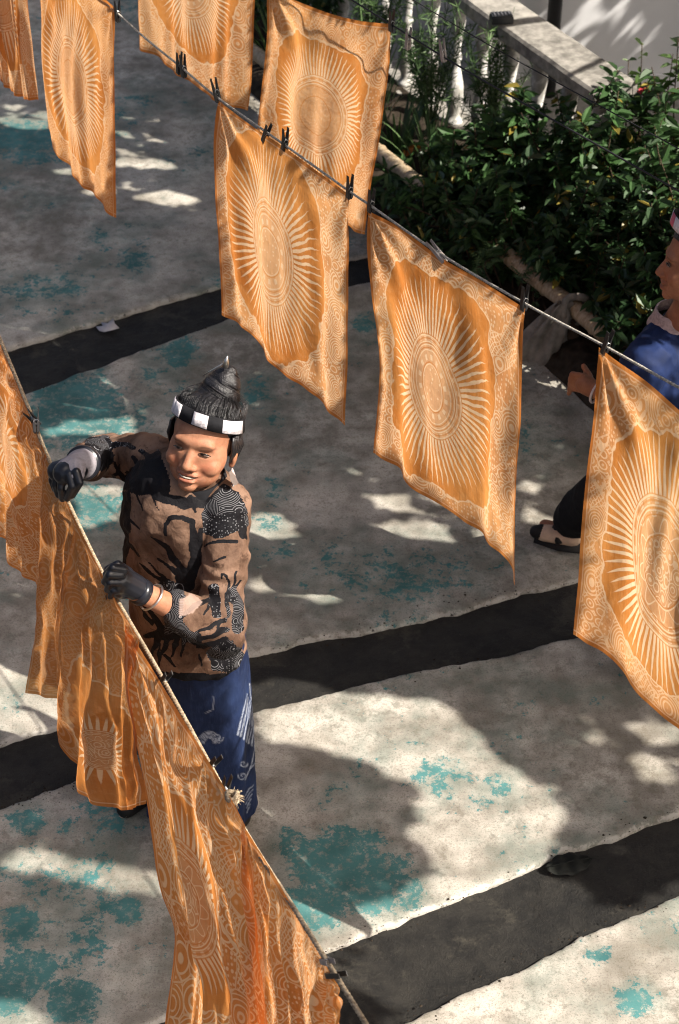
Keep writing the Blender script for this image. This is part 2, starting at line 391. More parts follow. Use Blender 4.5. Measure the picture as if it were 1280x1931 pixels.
def terrace():
    a, b, c, d = bedpt(-6, .03), bedpt(10, .03), bedpt(10, 9), bedpt(-6, 9)
    v = [(p.x, p.y, .06) for p in (a, b, c, d)]+[(p.x, p.y, -.1) for p in (a, b, c, d)]
    return tag(link('terrace', mesh('terrace', v, [(0, 1, 2, 3), (0, 4, 5, 1)], False), MAT['paving']), 'grey paved terrace behind the balustrade', kind='structure')
terrace()
# ------------------------------------------------------------------ wall, downpipe, balustrade
def house_wall():
    root = tag(empty('house_wall', (2.9, 8.5, 0)), 'white plastered wall rising behind the stone balustrade', 'wall')
    MB().box((2.95, 8.62, 2.0), (4.5, .24, 4.4)).build('wall_face', MAT['wall'], root, False)
    MB().box((2.95, 8.485, .09), (4.5, .02, .10)).build('skirting', MAT['wall'], root, False)
    MB().box((1.72, 8.49, 1.6), (.05, .02, 3.0)).build('pilaster', MAT['wall'], root, False)
    return root
house_wall()
pp = aty(1040, 40, 8.42)
pr = tag(empty('downpipe', (pp.x, 8.42, .06)), 'dark vertical downpipe in front of the white wall', 'pipe')
MB().tube([(pp.x+.01, 8.42, .06), (pp.x+.02, 8.42, 3.4)], .034, 12).build('pipe', MAT['pipe'], pr)
for z in (.75, 2.2): MB().tube([(pp.x+.012, 8.42, z), (pp.x+.014, 8.42, z+.05)], .042, 12).build('bracket', MAT['pipe'], pr)
BAL = [(.050,0),(.050,.02),(.034,.03),(.030,.05),(.044,.09),(.052,.14),(.048,.19),(.034,.25),(.026,.29),(.024,.31),(.032,.325),(.032,.34),(.024,.355),(.026,.39),(.036,.45),(.045,.51),(.043,.55),(.030,.59),(.026,.605),(.044,.62),(.044,.635)]
RAILROT = Matrix.Rotation(math.atan2(BD.y, BD.x), 3, 'Z')
def balustrade():
    root = tag(empty('balustrade', bedpt(1.0, .06)), 'weathered grey balustrade with white vase balusters behind the bushes', 'balustrade')
    MB().box(bedpt(-.98, .06, .03), (4.7, .20, .10), RAILROT).build('plinth', MAT['stone'], root, False)
    me = None
    t = -2.47
    while t < 1.3:
        b = MB().lathe([(r*.84, z) for r, z in BAL], (0, 0, 0), 16)
        if me is None: me = mesh('baluster', b.v, b.f); me.materials.append(MAT['baluster'])
        o = link('baluster', me, None, root, False); p = bedpt(t, .055, .08); o.location = p-root.location; o.rotation_euler = (0, 0, t*3)
        t += .235
    # handrail: slab with worn, slightly uneven edges
    bm = bmesh.new(); L, W, H = 4.7, .215, .075; n = 90; rows = []
    for i in range(n+1):
        x = -L/2+L*i/n-.98; jit = lambda k: .004*noise.noise(Vector((x*7, k*3.3, 2)))
        prof = [(-W/2+.012, 0), (-W/2, .012), (-W/2+jit(1), H-.012), (-W/2+.012, H+jit(2)), (0, H+jit(5)), (W/2-.012, H+jit(3)), (W/2+jit(4), H-.012), (W/2, .012), (W/2-.012, 0)]
        rows.append([bm.verts.new(bedpt(x, .06+a, .715+z)) for a, z in prof])
    for i in range(n):
        for k in range(9): bm.faces.new((rows[i][k], rows[i+1][k], rows[i+1][(k+1) % 9], rows[i][(k+1) % 9]))
    bm.faces.new(rows[0]); bm.faces.new(rows[-1][::-1]); bmesh.ops.recalc_face_normals(bm, faces=bm.faces)
    me = bpy.data.meshes.new('handrail'); bm.to_mesh(me); bm.free(); link('handrail', me, MAT['stone'], root)
    return root
balustrade()
# small dark box on the handrail
def rail_box():
    p = atz(945, 38, .80); c = Vector((p.x, p.y, .792)); m = Matrix.Rotation(.15, 3, 'Z')
    root = tag(empty('small_case', c), 'small black ribbed plastic case lying on the stone handrail', 'case')
    dk = plain('black_plastic', (.022, .024, .028), .4, .5, .2)
    MB().box(c+Vector((0, 0, .014)), (.095, .055, .028), m).build('body', dk, root, False)
    lid = MB().box(c+Vector((0, 0, .032)), (.088, .05, .008), m).build('lid', dk, root, False)
    for k in range(5): MB().box(c+m@Vector((-.032+.016*k, 0, .038)), (.006, .042, .004), m).build('rib', plain('grey_plastic', (.10, .10, .11), .5, .4) if k == 0 else bpy.data.materials['grey_plastic'], lid, False)
rail_box()
# ------------------------------------------------------------------ leaves
def leaves(P, D, N, ln, wd, tint, fold=.25):
    """leaf-shaped folded blades: base P, direction D, blade normal N"""
    P, D, N = (np.asarray(a, float) for a in (P, D, N)); D = D/np.linalg.norm(D, axis=1)[:, None]
    S = np.cross(D, N); S /= np.maximum(np.linalg.norm(S, axis=1), 1e-6)[:, None]; N = np.cross(S, D)
    ln = np.asarray(ln)[:, None]; wd = np.asarray(wd)[:, None]
    o = [P, P+D*ln*.3+S*wd*.42+N*wd*fold, P+D*ln*.68+S*wd*.36+N*wd*fold*.6-N*ln*.04, P+D*ln-N*ln*.14, P+D*ln*.68-S*wd*.36+N*wd*fold*.6-N*ln*.04, P+D*ln*.3-S*wd*.42+N*wd*fold]
    v = np.stack(o, 1).reshape(-1, 3); k = np.arange(len(P))*6
    f = np.concatenate([np.stack([k, k+1, k+2, k+3], 1), np.stack([k, k+3, k+4, k+5], 1)]).tolist()
    return v, f, np.repeat(tint, 6)
def rdir(n): d = RNG.normal(size=(n, 3)); return d/np.linalg.norm(d, axis=1)[:, None]
def bush(name, base, h, rx, ry, nshoot, nleaf, ll, lw, mat, label, group, tint=(.2, .9), top_bias=.5, pinnate=False, lean=(0, 0)):
    root = tag(empty(name, base), label, 'bush', group); st = MB(); P = []; D = []; N = []; L = []; T = []
    b = np.array(base)
    for s in range(nshoot):
        a = RNG.uniform(0, 2*np.pi); rr = np.sqrt(RNG.uniform(.02, 1)); tip = b+np.array([math.cos(a)*rr*rx+lean[0], math.sin(a)*rr*ry+lean[1], h*(1-.55*rr**2)*RNG.uniform(.55, 1.08)])
        foot = b+np.array([math.cos(a)*rx*.12, math.sin(a)*ry*.12, -.02]); mid = (foot+tip)/2+RNG.normal(size=3)*.04+np.array([math.cos(a)*rx*.1, math.sin(a)*ry*.1, .05])
        c = spline([foot, mid, tip], 14); st.tube(c, np.linspace(.006, .0018, 14), 5)
        k = nleaf; t = RNG.uniform(.22, 1, k)**top_bias
        idx = np.clip((t*13).astype(int), 0, 12); p = c[idx]+(c[idx+1]-c[idx])*RNG.uniform(0, 1, (k, 1)); tan = c[idx+1]-c[idx]; tan /= np.linalg.norm(tan, axis=1)[:, None]
        d = rdir(k); d -= tan*(d*tan).sum(1)[:, None]*.7; d += np.array([0, 0, .15]); d /= np.linalg.norm(d, axis=1)[:, None]
        tn = RNG.uniform(*tint)
        if pinnate:
            for q in range(k):
                ax = d[q]*.9+tan[q]*.5; ax /= np.linalg.norm(ax); le = ll*RNG.uniform(2.2, 3.5); sd = np.cross(ax, [0, 0, 1.0]); sd /= max(np.linalg.norm(sd), 1e-3)
                for m in range(6):
                    for sg in (-1, 1):
                        P.append(p[q]+ax*le*(m+1)/6.5); D.append(ax*.6+sd*sg); N.append(np.array([0, 0, 1])+RNG.normal(size=3)*.25); L.append(ll*RNG.uniform(.7, 1)*(1-.08*m)); T.append(np.clip(tn+RNG.normal()*.12, 0, 1))
        else:
            n = np.array([0, 0, 1.0])+RNG.normal(size=(k, 3))*.45
            P += list(p); D += list(d); N += list(n); L += list(ll*RNG.uniform(.35, 1.4, k)); T += list(np.where(RNG.uniform(size=k) < .025, 1.6, np.clip(tn+RNG.normal(size=k)*.2, 0, 1)))
    L = np.array(L); v, f, t = leaves(P, D, N, L, L*lw, np.array(T))
    me = mesh('foliage', v, f, False); attr(me, 'tint', t); link('foliage', me, mat, root)
    st.build('stems', MAT['bark'], root); return root
# bushes fill the bed between bamboo pole and balustrade
G = 'bushes in the garden bed'
bush('garden_bush', bedpt(.95, -.26, .08), .46, .34, .34, 44, 44, .060, .48, MAT['leaf'], 'low dark leafy bush covering the middle of the bamboo pole', G)
bush('garden_bush', bedpt(1.15, -.10, .08), .62, .42, .30, 50, 44, .065, .45, MAT['leaf'], 'dense broad leaved bush in front of the nearest balusters', G, (.45, 1))
bush('garden_bush', bedpt(1.40, -.30, .06), .50, .36, .32, 50, 46, .058, .5, MAT['leaf'], 'dark bush in the middle of the garden bed', G, (.1, .6))
bush('garden_bush', bedpt(1.55, .02, .08), .84, .40, .30, 60, 46, .060, .48, MAT['leaf'], 'tall dark bush hiding the end of the handrail', G, (.2, .9))
bush('garden_bush', bedpt(1.85, -.22, .06), .62, .40, .30, 54, 44, .055, .5, MAT['leaf'], 'dark bush above the knotted net on the bamboo', G, (.05, .6))
bush('garden_bush', bedpt(1.95, .08, .08), .92, .40, .34, 60, 46, .062, .46, MAT['leaf'], 'tall dark bush left of the person in blue', G, (.1, .7))
bush('garden_bush', bedpt(2.25, -.18, .08), .72, .36, .34, 54, 44, .060, .46, MAT['leaf'], 'dark bush beside the head of the person in blue', G, (.02, .5))
bush('garden_bush', bedpt(2.5, .05, .08), .90, .40, .34, 50, 44, .062, .46, MAT['leaf'], 'dark bush at the right edge behind the person in blue', G, (.02, .5))
bush('garden_bush', bedpt(2.75, -.2, .08), .72, .36, .34, 44, 40, .062, .46, MAT['leaf'], 'dark bush mostly hidden behind the person in blue', G, (.02, .4))
rose = bush('rose_bush', bedpt(1.42, .30, .06), .98, .30, .30, 30, 22, .056, .52, MAT['leaf2'], 'sunlit bush with a red flower in front of the white wall', None, (.4, 1), .45)
bush('fresh_bush', bedpt(1.66, .36, .06), 1.22, .30, .30, 24, 20, .075, .5, MAT['leaf2'], 'bright green bush against the white wall at the right edge', None, (.3, 1), .40)
bush('pinnate_bush', bedpt(1.62, -.52, .03), .36, .26, .18, 12, 7, .026, .5, MAT['fern'], 'small bush with feathery compound leaves above the bamboo pole', None, (.2, .8), .5, True)
bush('pinnate_bush', bedpt(1.80, -.44, .03), .40, .24, .18, 12, 7, .026, .5, MAT['fern'], 'feathery leaved bush beside the knotted grey net', None, (.1, .7), .5, True)
bush('low_plant', bedpt(.62, -.62, .0), .26, .22, .14, 16, 16, .085, .35, MAT['leaf'], 'low dark broad leaved plant under the bare bamboo pole', None, (.1, .6))
bush('low_plant', bedpt(1.02, -.50, .03), .42, .30, .22, 34, 30, .055, .45, MAT['leaf'], 'leafy plant spilling over the middle of the bamboo pole', None, (.1, .8))
bush('low_plant', bedpt(1.35, -.50, .03), .40, .28, .22, 34, 30, .055, .45, MAT['leaf'], 'dark leafy plant behind the top edge of the beaded sun cloth', None, (.1, .7))
bush('low_plant', bedpt(1.2, -.62, .0), .26, .3, .14, 18, 16, .07, .35, MAT['leaf'], 'low dark plant behind the top corner of the middle cloth', None, (.0, .4))
def flower():
    c = atplane(1216, 176, bedpt(1.42, .16, 0), BN)
    root = tag(empty('red_flower', c), 'small red rose blossom among the sunlit leaves', 'flower')
    v = []; f = []
    for ring, (n, l, up) in enumerate(((6, .034, .25), (5, .026, .7), (4, .016, 1.4))):
        for k in range(n):
            a = 2*math.pi*k/n+ring*.5; d = Vector((math.cos(a), math.sin(a), up)).normalized(); s = Vector((-math.sin(a), math.cos(a), 0)); b = len(v)
            v += [c, c+d*l*.5+s*l*.5, c+d*l+s*l*.3, c+d*l-s*l*.3, c+d*l*.5-s*l*.5]; f.append((b, b+1, b+2, b+3, b+4))
    link('petals', mesh('petals', v, f, False), MAT['flower'], root)
    MB().tube([c, c+Vector((.01, .02, -.10)), c+Vector((.02, .05, -.22))], .003, 5).build('stem', MAT['bark'], root)
flower()
def grassy(name, base, n, h, spread, label, mat, wd=.006):
    root = tag(empty(name, base), label, 'plant'); v = []; f = []; T = []
    for i in range(n):
        a = RNG.uniform(0, 2*np.pi); rr = RNG.uniform(0, 1)**.6; b = Vector(base)+Vector((math.cos(a)*rr*.10, math.sin(a)*rr*.10, 0)); d = Vector((math.cos(a)*spread*rr, math.sin(a)*spread*rr, 0)); hh = h*RNG.uniform(.5, 1.1)
        s = Vector((-math.sin(a), math.cos(a), 0)); k0 = len(v); K = 6; tt = RNG.uniform(0, 1)
        for k in range(K+1):
            t = k/K; p = b+d*t**1.6+Vector((0, 0, hh*(t-.28*rr*t**3))); w_ = wd*(1-t*.9)*(.4+1.2*min(1, t*3))
            v += [p+s*w_, p-s*w_]; T += [tt, tt]
        f += [(k0+2*k, k0+2*k+1, k0+2*k+3, k0+2*k+2) for k in range(K)]
    me = mesh('blades', v, f, False); attr(me, 'tint', T); link('blades', me, mat, root); return root
def feathery(name, base, n, h, spread, label):
    """thread-leaved asparagus-like plant"""
    root = tag(empty(name, base), label, 'plant'); P = []; D = []; N = []; L = []; T = []; st = MB()
    for i in range(n):
        a = RNG.uniform(0, 2*np.pi); rr = RNG.uniform(.1, 1); b = np.array(base); tip = b+np.array([math.cos(a)*spread*rr, math.sin(a)*spread*rr*.8, h*RNG.uniform(.5, 1.05)])
        c = spline([b, (b+tip)/2+np.array([0, 0, .12]), tip], 16); st.tube(c, np.linspace(.004, .001, 16), 5); tn = RNG.uniform(.1, 1)
        for k in range(5, 15):
            for q in range(9):
                d = rdir(1)[0]+np.array([0, 0, .35]); P.append(c[k]); D.append(d); N.append(rdir(1)[0]); L.append(RNG.uniform(.03, .075)); T.append(np.clip(tn+RNG.normal()*.15, 0, 1))
    L = np.array(L); v, f, t = leaves(P, D, N, L, L*.07+.0012, np.array(T), .1); me = mesh('foliage', v, f, False); attr(me, 'tint', t); link('foliage', me, MAT['fern'], root); st.build('stems', MAT['fern'], root)
feathery('feathery_plant', bedpt(-.30, -.18, .08), 18, .80, .30, 'feathery thread leaved plant beside the top corner of the far cloth')
feathery('feathery_plant', bedpt(.24, -.14, .08), 17, .86, .30, 'feathery thread leaved plant in front of the white balusters')
feathery('feathery_plant', bedpt(.66, -.06, .08), 16, .74, .28, 'feathery plant reaching up under the dark handrail edge')
feathery('feathery_plant', bedpt(-.95, -.20, .08), 14, .78, .30, 'feathery plant behind the top edge of the far cloth')
grassy('strap_leaved_plant', bedpt(-.1, -.28, .06), 40, .62, .22, 'tuft of tall green strap leaves by the balusters', MAT['fern'])
grassy('strap_leaved_plant', bedpt(-.75, -.42, .05), 40, .55, .25, 'tuft of green strap leaves beside the hanging far cloth', MAT['leaf2'])
bush('garden_bush', bedpt(-1.1, -.30, .06), .55, .34, .28, 30, 40, .06, .45, MAT['leaf'], 'dark bush seen in the gap between two far cloths', G, (.1, .7))
grassy('strap_leaved_plant', bedpt(.28, -.34, .06), 34, .36, .24, 'low tuft of strap leaves behind the bare bamboo end', MAT['leaf'], .008)
grassy('strap_leaved_plant', bedpt(.05, -.50, .03), 34, .40, .22, 'dark tuft of strap leaves at the foot of the thin canes', MAT['leaf'], .008)
grassy('strap_leaved_plant', bedpt(.52, -.28, .06), 30, .42, .22, 'tuft of strap leaves left of the dense bushes', MAT['fern'], .007)
def cane(name, a, b, r, label):
    root = tag(empty(name, a), label, 'stake'); MB().tube([a, (Vector(a)+Vector(b))/2+Vector((.01, 0, 0)), b], [r, r*.9, r*.8], 8).build('stake', MAT['bamboo'], root)
    MB().tube([Vector(a)+(Vector(b)-Vector(a))*.5, Vector(a)+(Vector(b)-Vector(a))*.53], r*1.25, 8).build('node', MAT['bamboo'], root)
cane('garden_stake', bedpt(-.05, -.44, .03), aty(747, 185, bedpt(-.05, -.40).y-.02), .006, 'thin pale cane standing beside the far cloth')
cane('garden_stake', bedpt(.1, -.40, .03), aty(752, 180, bedpt(.12, -.36).y), .005, 'second thin cane leaning among the strap leaves')
# dry orange leaves heaped on the bed behind the pole
def dry_leaves():
    for i, (px, py) in enumerate(((752, 284), (764, 279), (775, 284), (786, 285), (796, 290))):
        c = atz(px, py, .12); n = 1; L = np.array([.075]); d = rdir(1); d[0, 2] = .1
        v, f, t = leaves([c], d, [[.1, .2, 1]], L, L*.6, np.array([[.9, .5, .8, .2, .6][i]]), .4)
        me = mesh('dry_leaf', v, f, False); attr(me, 'tint', t)
        o = link('dry_leaf', me, MAT['dryleaf']); tag(o, ['leftmost curled dry orange leaf in the row behind the bamboo', 'second dry orange leaf from the left behind the bamboo', 'middle dry orange leaf of the row behind the bamboo', 'brown dry leaf right of the middle one behind the bamboo', 'rightmost dry leaf of the row behind the bamboo'][i], 'leaf', 'dry orange leaves on the soil')
dry_leaves()
# bamboo pole along the edge of the bed, on short forked posts
PA, PB = atz(690, 268, .22), atz(1132, 622, .22)
def bamboo_pole():
    d = (PB-PA); L = d.length; u = d.normalized(); a = PA-u*1.2; b = PB+u*.03; L = (b-a).length
    root = tag(empty('bamboo_pole', (a.x, a.y, 0)), 'long weathered bamboo pole lying along the garden bed', 'pole')
    step = .33; k = 0; s = 0; r = .036
    while s < L-.02:
        e = min(L, s+step); p, q = a+u*s, a+u*e; m = (p+q)/2+Vector((0, 0, .004*(-1)**k))
        seg = MB().tube([p, p+u*.02, m, q-u*.02, q], [r*1.0, r*.95, r*.93, r*.96, r*1.0], 18).build('internode', MAT['bamboo'], root)
        MB().tube([q-u*.006, q, q+u*.006], [r*1.0, r*1.1, r*1.0], 18).build('node_ring', MAT['bamboo'], seg); s = e; k += 1
    MB().tube([b, b+u*.004, b-u*.05], [r*.99, r*.8, r*.8], 18).build('cut_end', MAT['soil'], root)
    for t in (.25, .62, .93):
        p = a+u*L*t; MB().tube([(p.x+.01, p.y, -.03), (p.x, p.y, p.z-r*.95)], [.035, .028], 10).build('support_post', MAT['bark'], root)
bamboo_pole()
def net_bundle():
    """limp grey net knotted round the pole and hanging down to the ground side"""
    u = (PB-PA).normalized(); c = PB-u*.17; root = tag(empty('net_bundle', (c.x, c.y, .05)), 'limp grey net knotted round the bamboo pole beside the person', 'net')
    b = MB(); ring = [c+Vector((0, 0, 0))+(Vector((0, 0, 1))*math.cos(t)+BN*math.sin(t))*.058+u*.012*math.sin(3*t) for t in np.linspace(0, 2*math.pi, 20)]
    b.tube(ring, .016, 8); b.build('knot', MAT['netrag'], root)
    n, m = 60, 40; v = []; top = c-BN*.055+Vector((0, 0, .035))
    for j in range(m):
        t = j/(m-1); wd = .035+.10*t**.7-.05*max(0, t-.8)*5*.6; drop = .30*t
        for i in range(n):
            a = 2*math.pi*i/n; fold = 1+.30*math.sin(5*a+2*t)+.16*math.sin(11*a-3*t)
            off = Vector((math.cos(a)*wd*fold*.75, math.sin(a)*wd*fold*.4, 0)); v.append(top-BN*.05*t-u*.06*t+off+Vector((-.03*t, 0, -drop+.015*math.sin(3*a+1))))
    f = [(j*n+i, j*n+(i+1) % n, (j+1)*n+(i+1) % n, (j+1)*n+i) for j in range(m-1) for i in range(n)]
    link('hanging_net', mesh('hanging_net', v, f), MAT['netrag'], root)
net_bundle()
# things lying on the ground
def ground_bits():
    c = atz(1073, 1632, -.006)    # dark ridged leaf
    n, m = 16, 9; v = []; L = .14; ax = (atz(1118, 1622, 0)-atz(1030, 1642, 0)).normalized(); sd = Vector((-ax.y, ax.x, 0))
    for i in range(n):
        t = i/(n-1)
        for j in range(m):
            s = (j/(m-1)-.5)*2; wv = .040*math.sin(math.pi*min(1, t*.96+.04))**.75; z = .009*math.sin(math.pi*t)*(1-s*s*.8)+.003*math.cos(s*14)+.004*math.cos(t*20)
            v.append(c+ax*(t-.5)*L+sd*s*wv+Vector((0, 0, z+.004)))
    f = [(i*m+j, i*m+j+1, (i+1)*m+j+1, (i+1)*m+j) for i in range(n-1) for j in range(m-1)]
    root = tag(empty('dry_leaf', c), 'large dark ridged dry leaf on the nearest dark strip', 'leaf'); me = mesh('blade', v, f); o = link('blade', me, plain('dark_leaf', (.012, .013, .011), .7, .2, .4, 50, .5), root)
    so_ = o.modifiers.new('solid', 'SOLIDIFY'); so_.thickness = .002
    MB().tube([v[m//2]+Vector((0, 0, .003)), v[(n//2)*m+m//2]+Vector((0, 0, .003)), v[(n-1)*m+m//2]+Vector((0, 0, .003)), v[(n-1)*m+m//2]+ax*.02], .0018, 5).build('midrib', bpy.data.materials['dark_leaf'], root)
    # pale scrap on the far strip
    c = atz(202, 619, -.008); sp = [(-.045,0),(-.02,.02),(-.03,.045),(0,.03),(.02,.06),(.03,.02),(.05,.0),(.03,-.025),(-.01,-.03),(-.03,-.02)]
    v = [c+Vector((x, y, .004+.006*math.sin(x*80))) for x, y in sp]+[c+Vector((0, 0, .008))]; k = len(sp)
    o = link('paper_scrap', mesh('paper_scrap', v, [(i, (i+1) % k, k) for i in range(k)]), plain('scrap', (.42, .40, .42), .8, .2)); tag(o, 'torn pale scrap lying on the far dark strip', 'scrap')
    q = o.modifiers.new('solid', 'SOLIDIFY'); q.thickness = .0015
    # crumbs of dirt broken from the slab edges
    v = []; f = []
    ed = [[(480,1338),(700,1285),(900,1240),(1090,1200)],[(470,1230),(700,1185),(900,1140),(1080,1090)],[(615,1790),(850,1700),(1080,1600),(1280,1530)],[(760,1931),(900,1862),(1100,1762),(1280,1685)],[(50,740),(240,668),(430,602)],[(0,1520),(150,1465)]]
    for line in ed:
        P = resample(line, 60)
        for q in P:
            for _ in range(1 if RNG.uniform() < .6 else 2):
                x, y = q+RNG.normal(size=2)*np.array([14, 12]); p = atz(x, y, 0); s = RNG.uniform(.0008, .0032)*(1 if RNG.uniform() > .1 else 1.7); b = len(v)
                for a in range(5): v.append(p+Vector((math.cos(a*1.257)*s*RNG.uniform(.6, 1.4), math.sin(a*1.257)*s*RNG.uniform(.6, 1.4), 0)))
                v.append(p+Vector((0, 0, s*.8))); f += [(b+a, b+(a+1) % 5, b+5) for a in range(5)]
    tag(link('dirt_crumbs', mesh('dirt_crumbs', v, f, False), MAT['soil']), 'crumbs of dark dirt scattered along the slab edges', 'dirt', kind='stuff')
ground_bits()
# ------------------------------------------------------------------ batik cloth material
def batik(name, seed, r0=.16, r1=.33, nray=52, cx=0., cy=0., inner=0, field=.37, dens=1.0, warm=1.0, wob=.04, vs=10.5, rf=58, rt=-.05, bmp=.35, xs=1.0, sheer=0, lift=1.14, ys=1.0, gr=.22):
    M = Mat(name); uv = M.map(M.uv(), (1, 1, 1), (0, 0, 0), (0, 0, 0)); u, v, _ = M.sep(uv)
    sv = M.map(M.uv(), (1, 1, 1), (0, 0, 0), (seed*1.7, seed*2.3, seed))
    w1 = M.noise(sv, 3, 3)-.5; w2 = M.noise(sv, 9, 3)-.5
    x = (u-(.5+cx))*xs+w1*wob*.5; y = (v-(.5+cy))*ys+w2*wob*.4
    r = (x*x+y*y).sqrt(); an = y.atan2(x)*(nray/(2*math.pi))
    fib = M.noise(M.map(sv, (140, 9, 1)), 1, 2)
    rr = ((r-r0)/(r1-r0)).clamp()
    ph = (an+w2*rr*1.2+.5).fract(); d = (ph-.5).abs()*2
    wd = (rr.inv()**.8)*.64+.03
    rays = (wd-d).ss(-.10, .10)*r.ss(r0, r0+.006)*(r-(M.noise(sv, 5, 2)-.5)*.10).ss(r1+.01, r1-.02)
    ax, ay = x.abs(), y.abs(); fb = (ax**3.0+ay**3.0)**(1/3)+w1*.15+w2*.07
    inb = fb.ss(field-.004, field+.004)
    edge = fb.line(field, .006)
    # border of the cloth: roundels, scales and hatching, each cell its own filling
    vd, vc = M.vor(sv, vs, 'F1', .95); ce, _ = M.vor(sv, vs, 'DISTANCE_TO_EDGE', .9); cr, cg, cb = M.sep(vc)
    rings = ((vd+w2*.06)*rf).sin().ss(rt, rt+.55)
    hat = (((u+v)*150+w2*14).sin().abs().ss(.82, .97)).max(((u-v)*150+w2*14).sin().abs().ss(.82, .97))
    dots, _ = M.vor(sv, 62, 'F1', .5); dot = dots.ss(.42, .25)
    sc_, _ = M.vor(M.map(sv, (1, 1.6, 1)), 15, 'F1', .2); scal = (sc_*24).sin().ss(.1, .6)
    cell = rings*cr.ss(.38, .40)*(cr.ss(.74, .73)) + hat*cr.ss(.40, .38)*cg.ss(.5, .48) + dot*cr.ss(.40, .38)*cg.ss(.48, .5) + scal*cr.ss(.73, .74)
    bord = (cell*(.98-gr)+gr).max(ce.ss(.030, .014)*.85)*dens
    um = u.ss(.012, .035)*u.ss(.988, .965)*v.ss(.012, .035)*v.ss(.988, .965); hem = (um*-1)+1
    hl = u.line(.018, .004).max(u.line(.982, .004)).max(v.line(.018, .004)).max(v.line(.982, .004))
    # centre medallion
    q = r/r0
    ring = q.line(.985, .03).max(q.line(.86, .018)).max(q.line(.80, .018))
    sa = y.atan2(x)
    beads = ((sa*22).sin().ss(.1, .5))*q.ss(.87, .89)*q.ss(.97, .95)
    if inner == 0:      # beaded rings round a speckled heart
        heart, _ = M.vor(sv, 48, 'F1', .6); body = (q.line(.44, .025)).max(((sa*14).sin().ss(.0, .5))*q.ss(.5, .53)*q.ss(.64, .61)).max(heart.ss(.34, .2)*q.ss(.42, .40)).max(q.line(.70, .02))
        low = .42
    elif inner == 1:    # petals and scrolls
        pet = ((sa*10).sin()*.5+.5-((q*4.2)).fract()).abs().ss(.16, .05); curl = ((M.vor(sv, 22, 'F1', .8)[0])*30).sin().ss(.2, .7)
        body = (pet*q.ss(.50, .52)*q.ss(.8, .78)).max(curl*q.ss(.5, .48)).max(q.line(.5, .02)).max(q.line(.22, .02)); low = .30
    else:               # swirling fish-like scrolls
        sw = ((M.vor(sv, 13, 'F1', .9)[0]+w2*.1)*34).sin().ss(.1, .6)*.7; spk = (M.vor(sv, 40, 'F1', .8)[0]).ss(.35, .2)
        body = (sw*q.ss(.78, .76)*.8).max(spk*q.ss(.62, .60)*.7); low = .34
    dr = q.line(.925, .022).max(q.line(.745, .016)).max(q.line(.475, .020)).max(q.line(.83, .012)); disc = (ring.max(beads*.9).max(body*.95).max(low+.04)*(dr*-.75+1))*r.ss(r0+.003, r0-.003)
    m = (disc.max(rays).max(edge*.8).max(bord*inb)*um).max(hl*.55)
    m = (m*(M.noise(sv, 18, 4).ss(.22, .5)*.35+.65)).clamp()
    big = M.noise(sv, 2.2, 4, .6); mot = M.noise(sv, 26, 4, .65)
    base = M.mix(big.ss(.3, .7), (.53*warm*lift, .182*lift, .038*lift), (.68*warm*lift, .295*lift, .082*lift))
    base = M.mix(mot.ss(.45, .7)*.28, base, (.80, .46, .20)); base = M.mix(fib.ss(.45, .7)*.18, base, (.30, .09, .018))
    base = M.mix(hem*.35, base, (.56, .16, .03))
    c = M.mix(m*.86, base, (.92, .70, .46))
    weave = M.noise(M.map(sv, (240, 240, 1)), 1, 1)
    nrm = M.bump(M.noise(sv, 24, 4, .6)*.8+weave*.2, bmp, .010)
    df = M.bsdf(c, .78, .18, nrm, sheen=.15); tr = M.new('BsdfTranslucent'); M.lk(c, tr.inputs[0]); M.lk(nrm, tr.inputs[1])
    mx = M.new('MixShader'); mx.inputs[0].default_value = .66; M.lk(df, mx.inputs[1]); M.lk(tr.outputs[0], mx.inputs[2])
    if not sheer: return M.surf(mx.outputs[0])
    tp = M.new('BsdfTransparent'); tp.inputs[0].default_value = (1., .72, .42, 1)
    m2 = M.new('MixShader'); m2.inputs[0].default_value = sheer; M.lk(mx.outputs[0], m2.inputs[1]); M.lk(tp.outputs[0], m2.inputs[2])
    return M.surf(m2.outputs[0])
# ------------------------------------------------------------------ washing lines
Z1 = 1.75
L1a, L1b = atz(410, 184, Z1), atz(990, 570, Z1)
U1 = (L1b-L1a).normalized(); N1 = Vector((-U1.y, U1.x, 0)).normalized()
if N1.y > 0: N1 = -N1                      # towards the camera side
L3a = atz(735, 45, Z1); U3 = U1.copy(); N3 = N1.copy()
Z2 = 1.25
L2a, L2b = atz(62, 790, Z2), atz(690, 1931, Z2)
U2 = (L2b-L2a).normalized(); N2 = Vector((-U2.y, U2.x, 0)).normalized()
if N2.x > 0: N2 = -N2                      # towards the left
def jute(name, col, col2):
    M = Mat(name); n = M.noise(M.obj(), 160, 4); return M.surf(M.bsdf(M.mix(n.ss(.3, .7), col, col2), .85, .2, M.bump(n, .5, .002)))
MAT['jute'] = jute('jute_rope', (.20, .145, .09), (.46, .37, .26)); MAT['cord'] = jute('grey_cord', (.22, .20, .17), (.50, .46, .40)); MAT['wire'] = plain('dark_wire', (.02, .02, .022), .5, .4)
def twisted(pts, r, pitch, strands=3, n=6, per=9):
    L = sum((Vector(pts[i+1])-Vector(pts[i])).length for i in range(len(pts)-1)); k = max(20, int(L/pitch*per)); c = resample(pts, k); b = MB()
    for s in range(strands):
        q = []
        for i in range(k):
            t = Vector(c[min(i+1, k-1)]-c[max(i-1, 0)]).normalized(); a = t.cross(Vector((0, 0, 1))).normalized(); bb = a.cross(t); ph = 2*math.pi*(i/per+s/strands)
            q.append(Vector(c[i])+(a*math.cos(ph)+bb*math.sin(ph))*r*.5)
        b.tube(q, r*.58, n)
    return b
def on1(px, py): return atplane(px, py, L1a, N1)
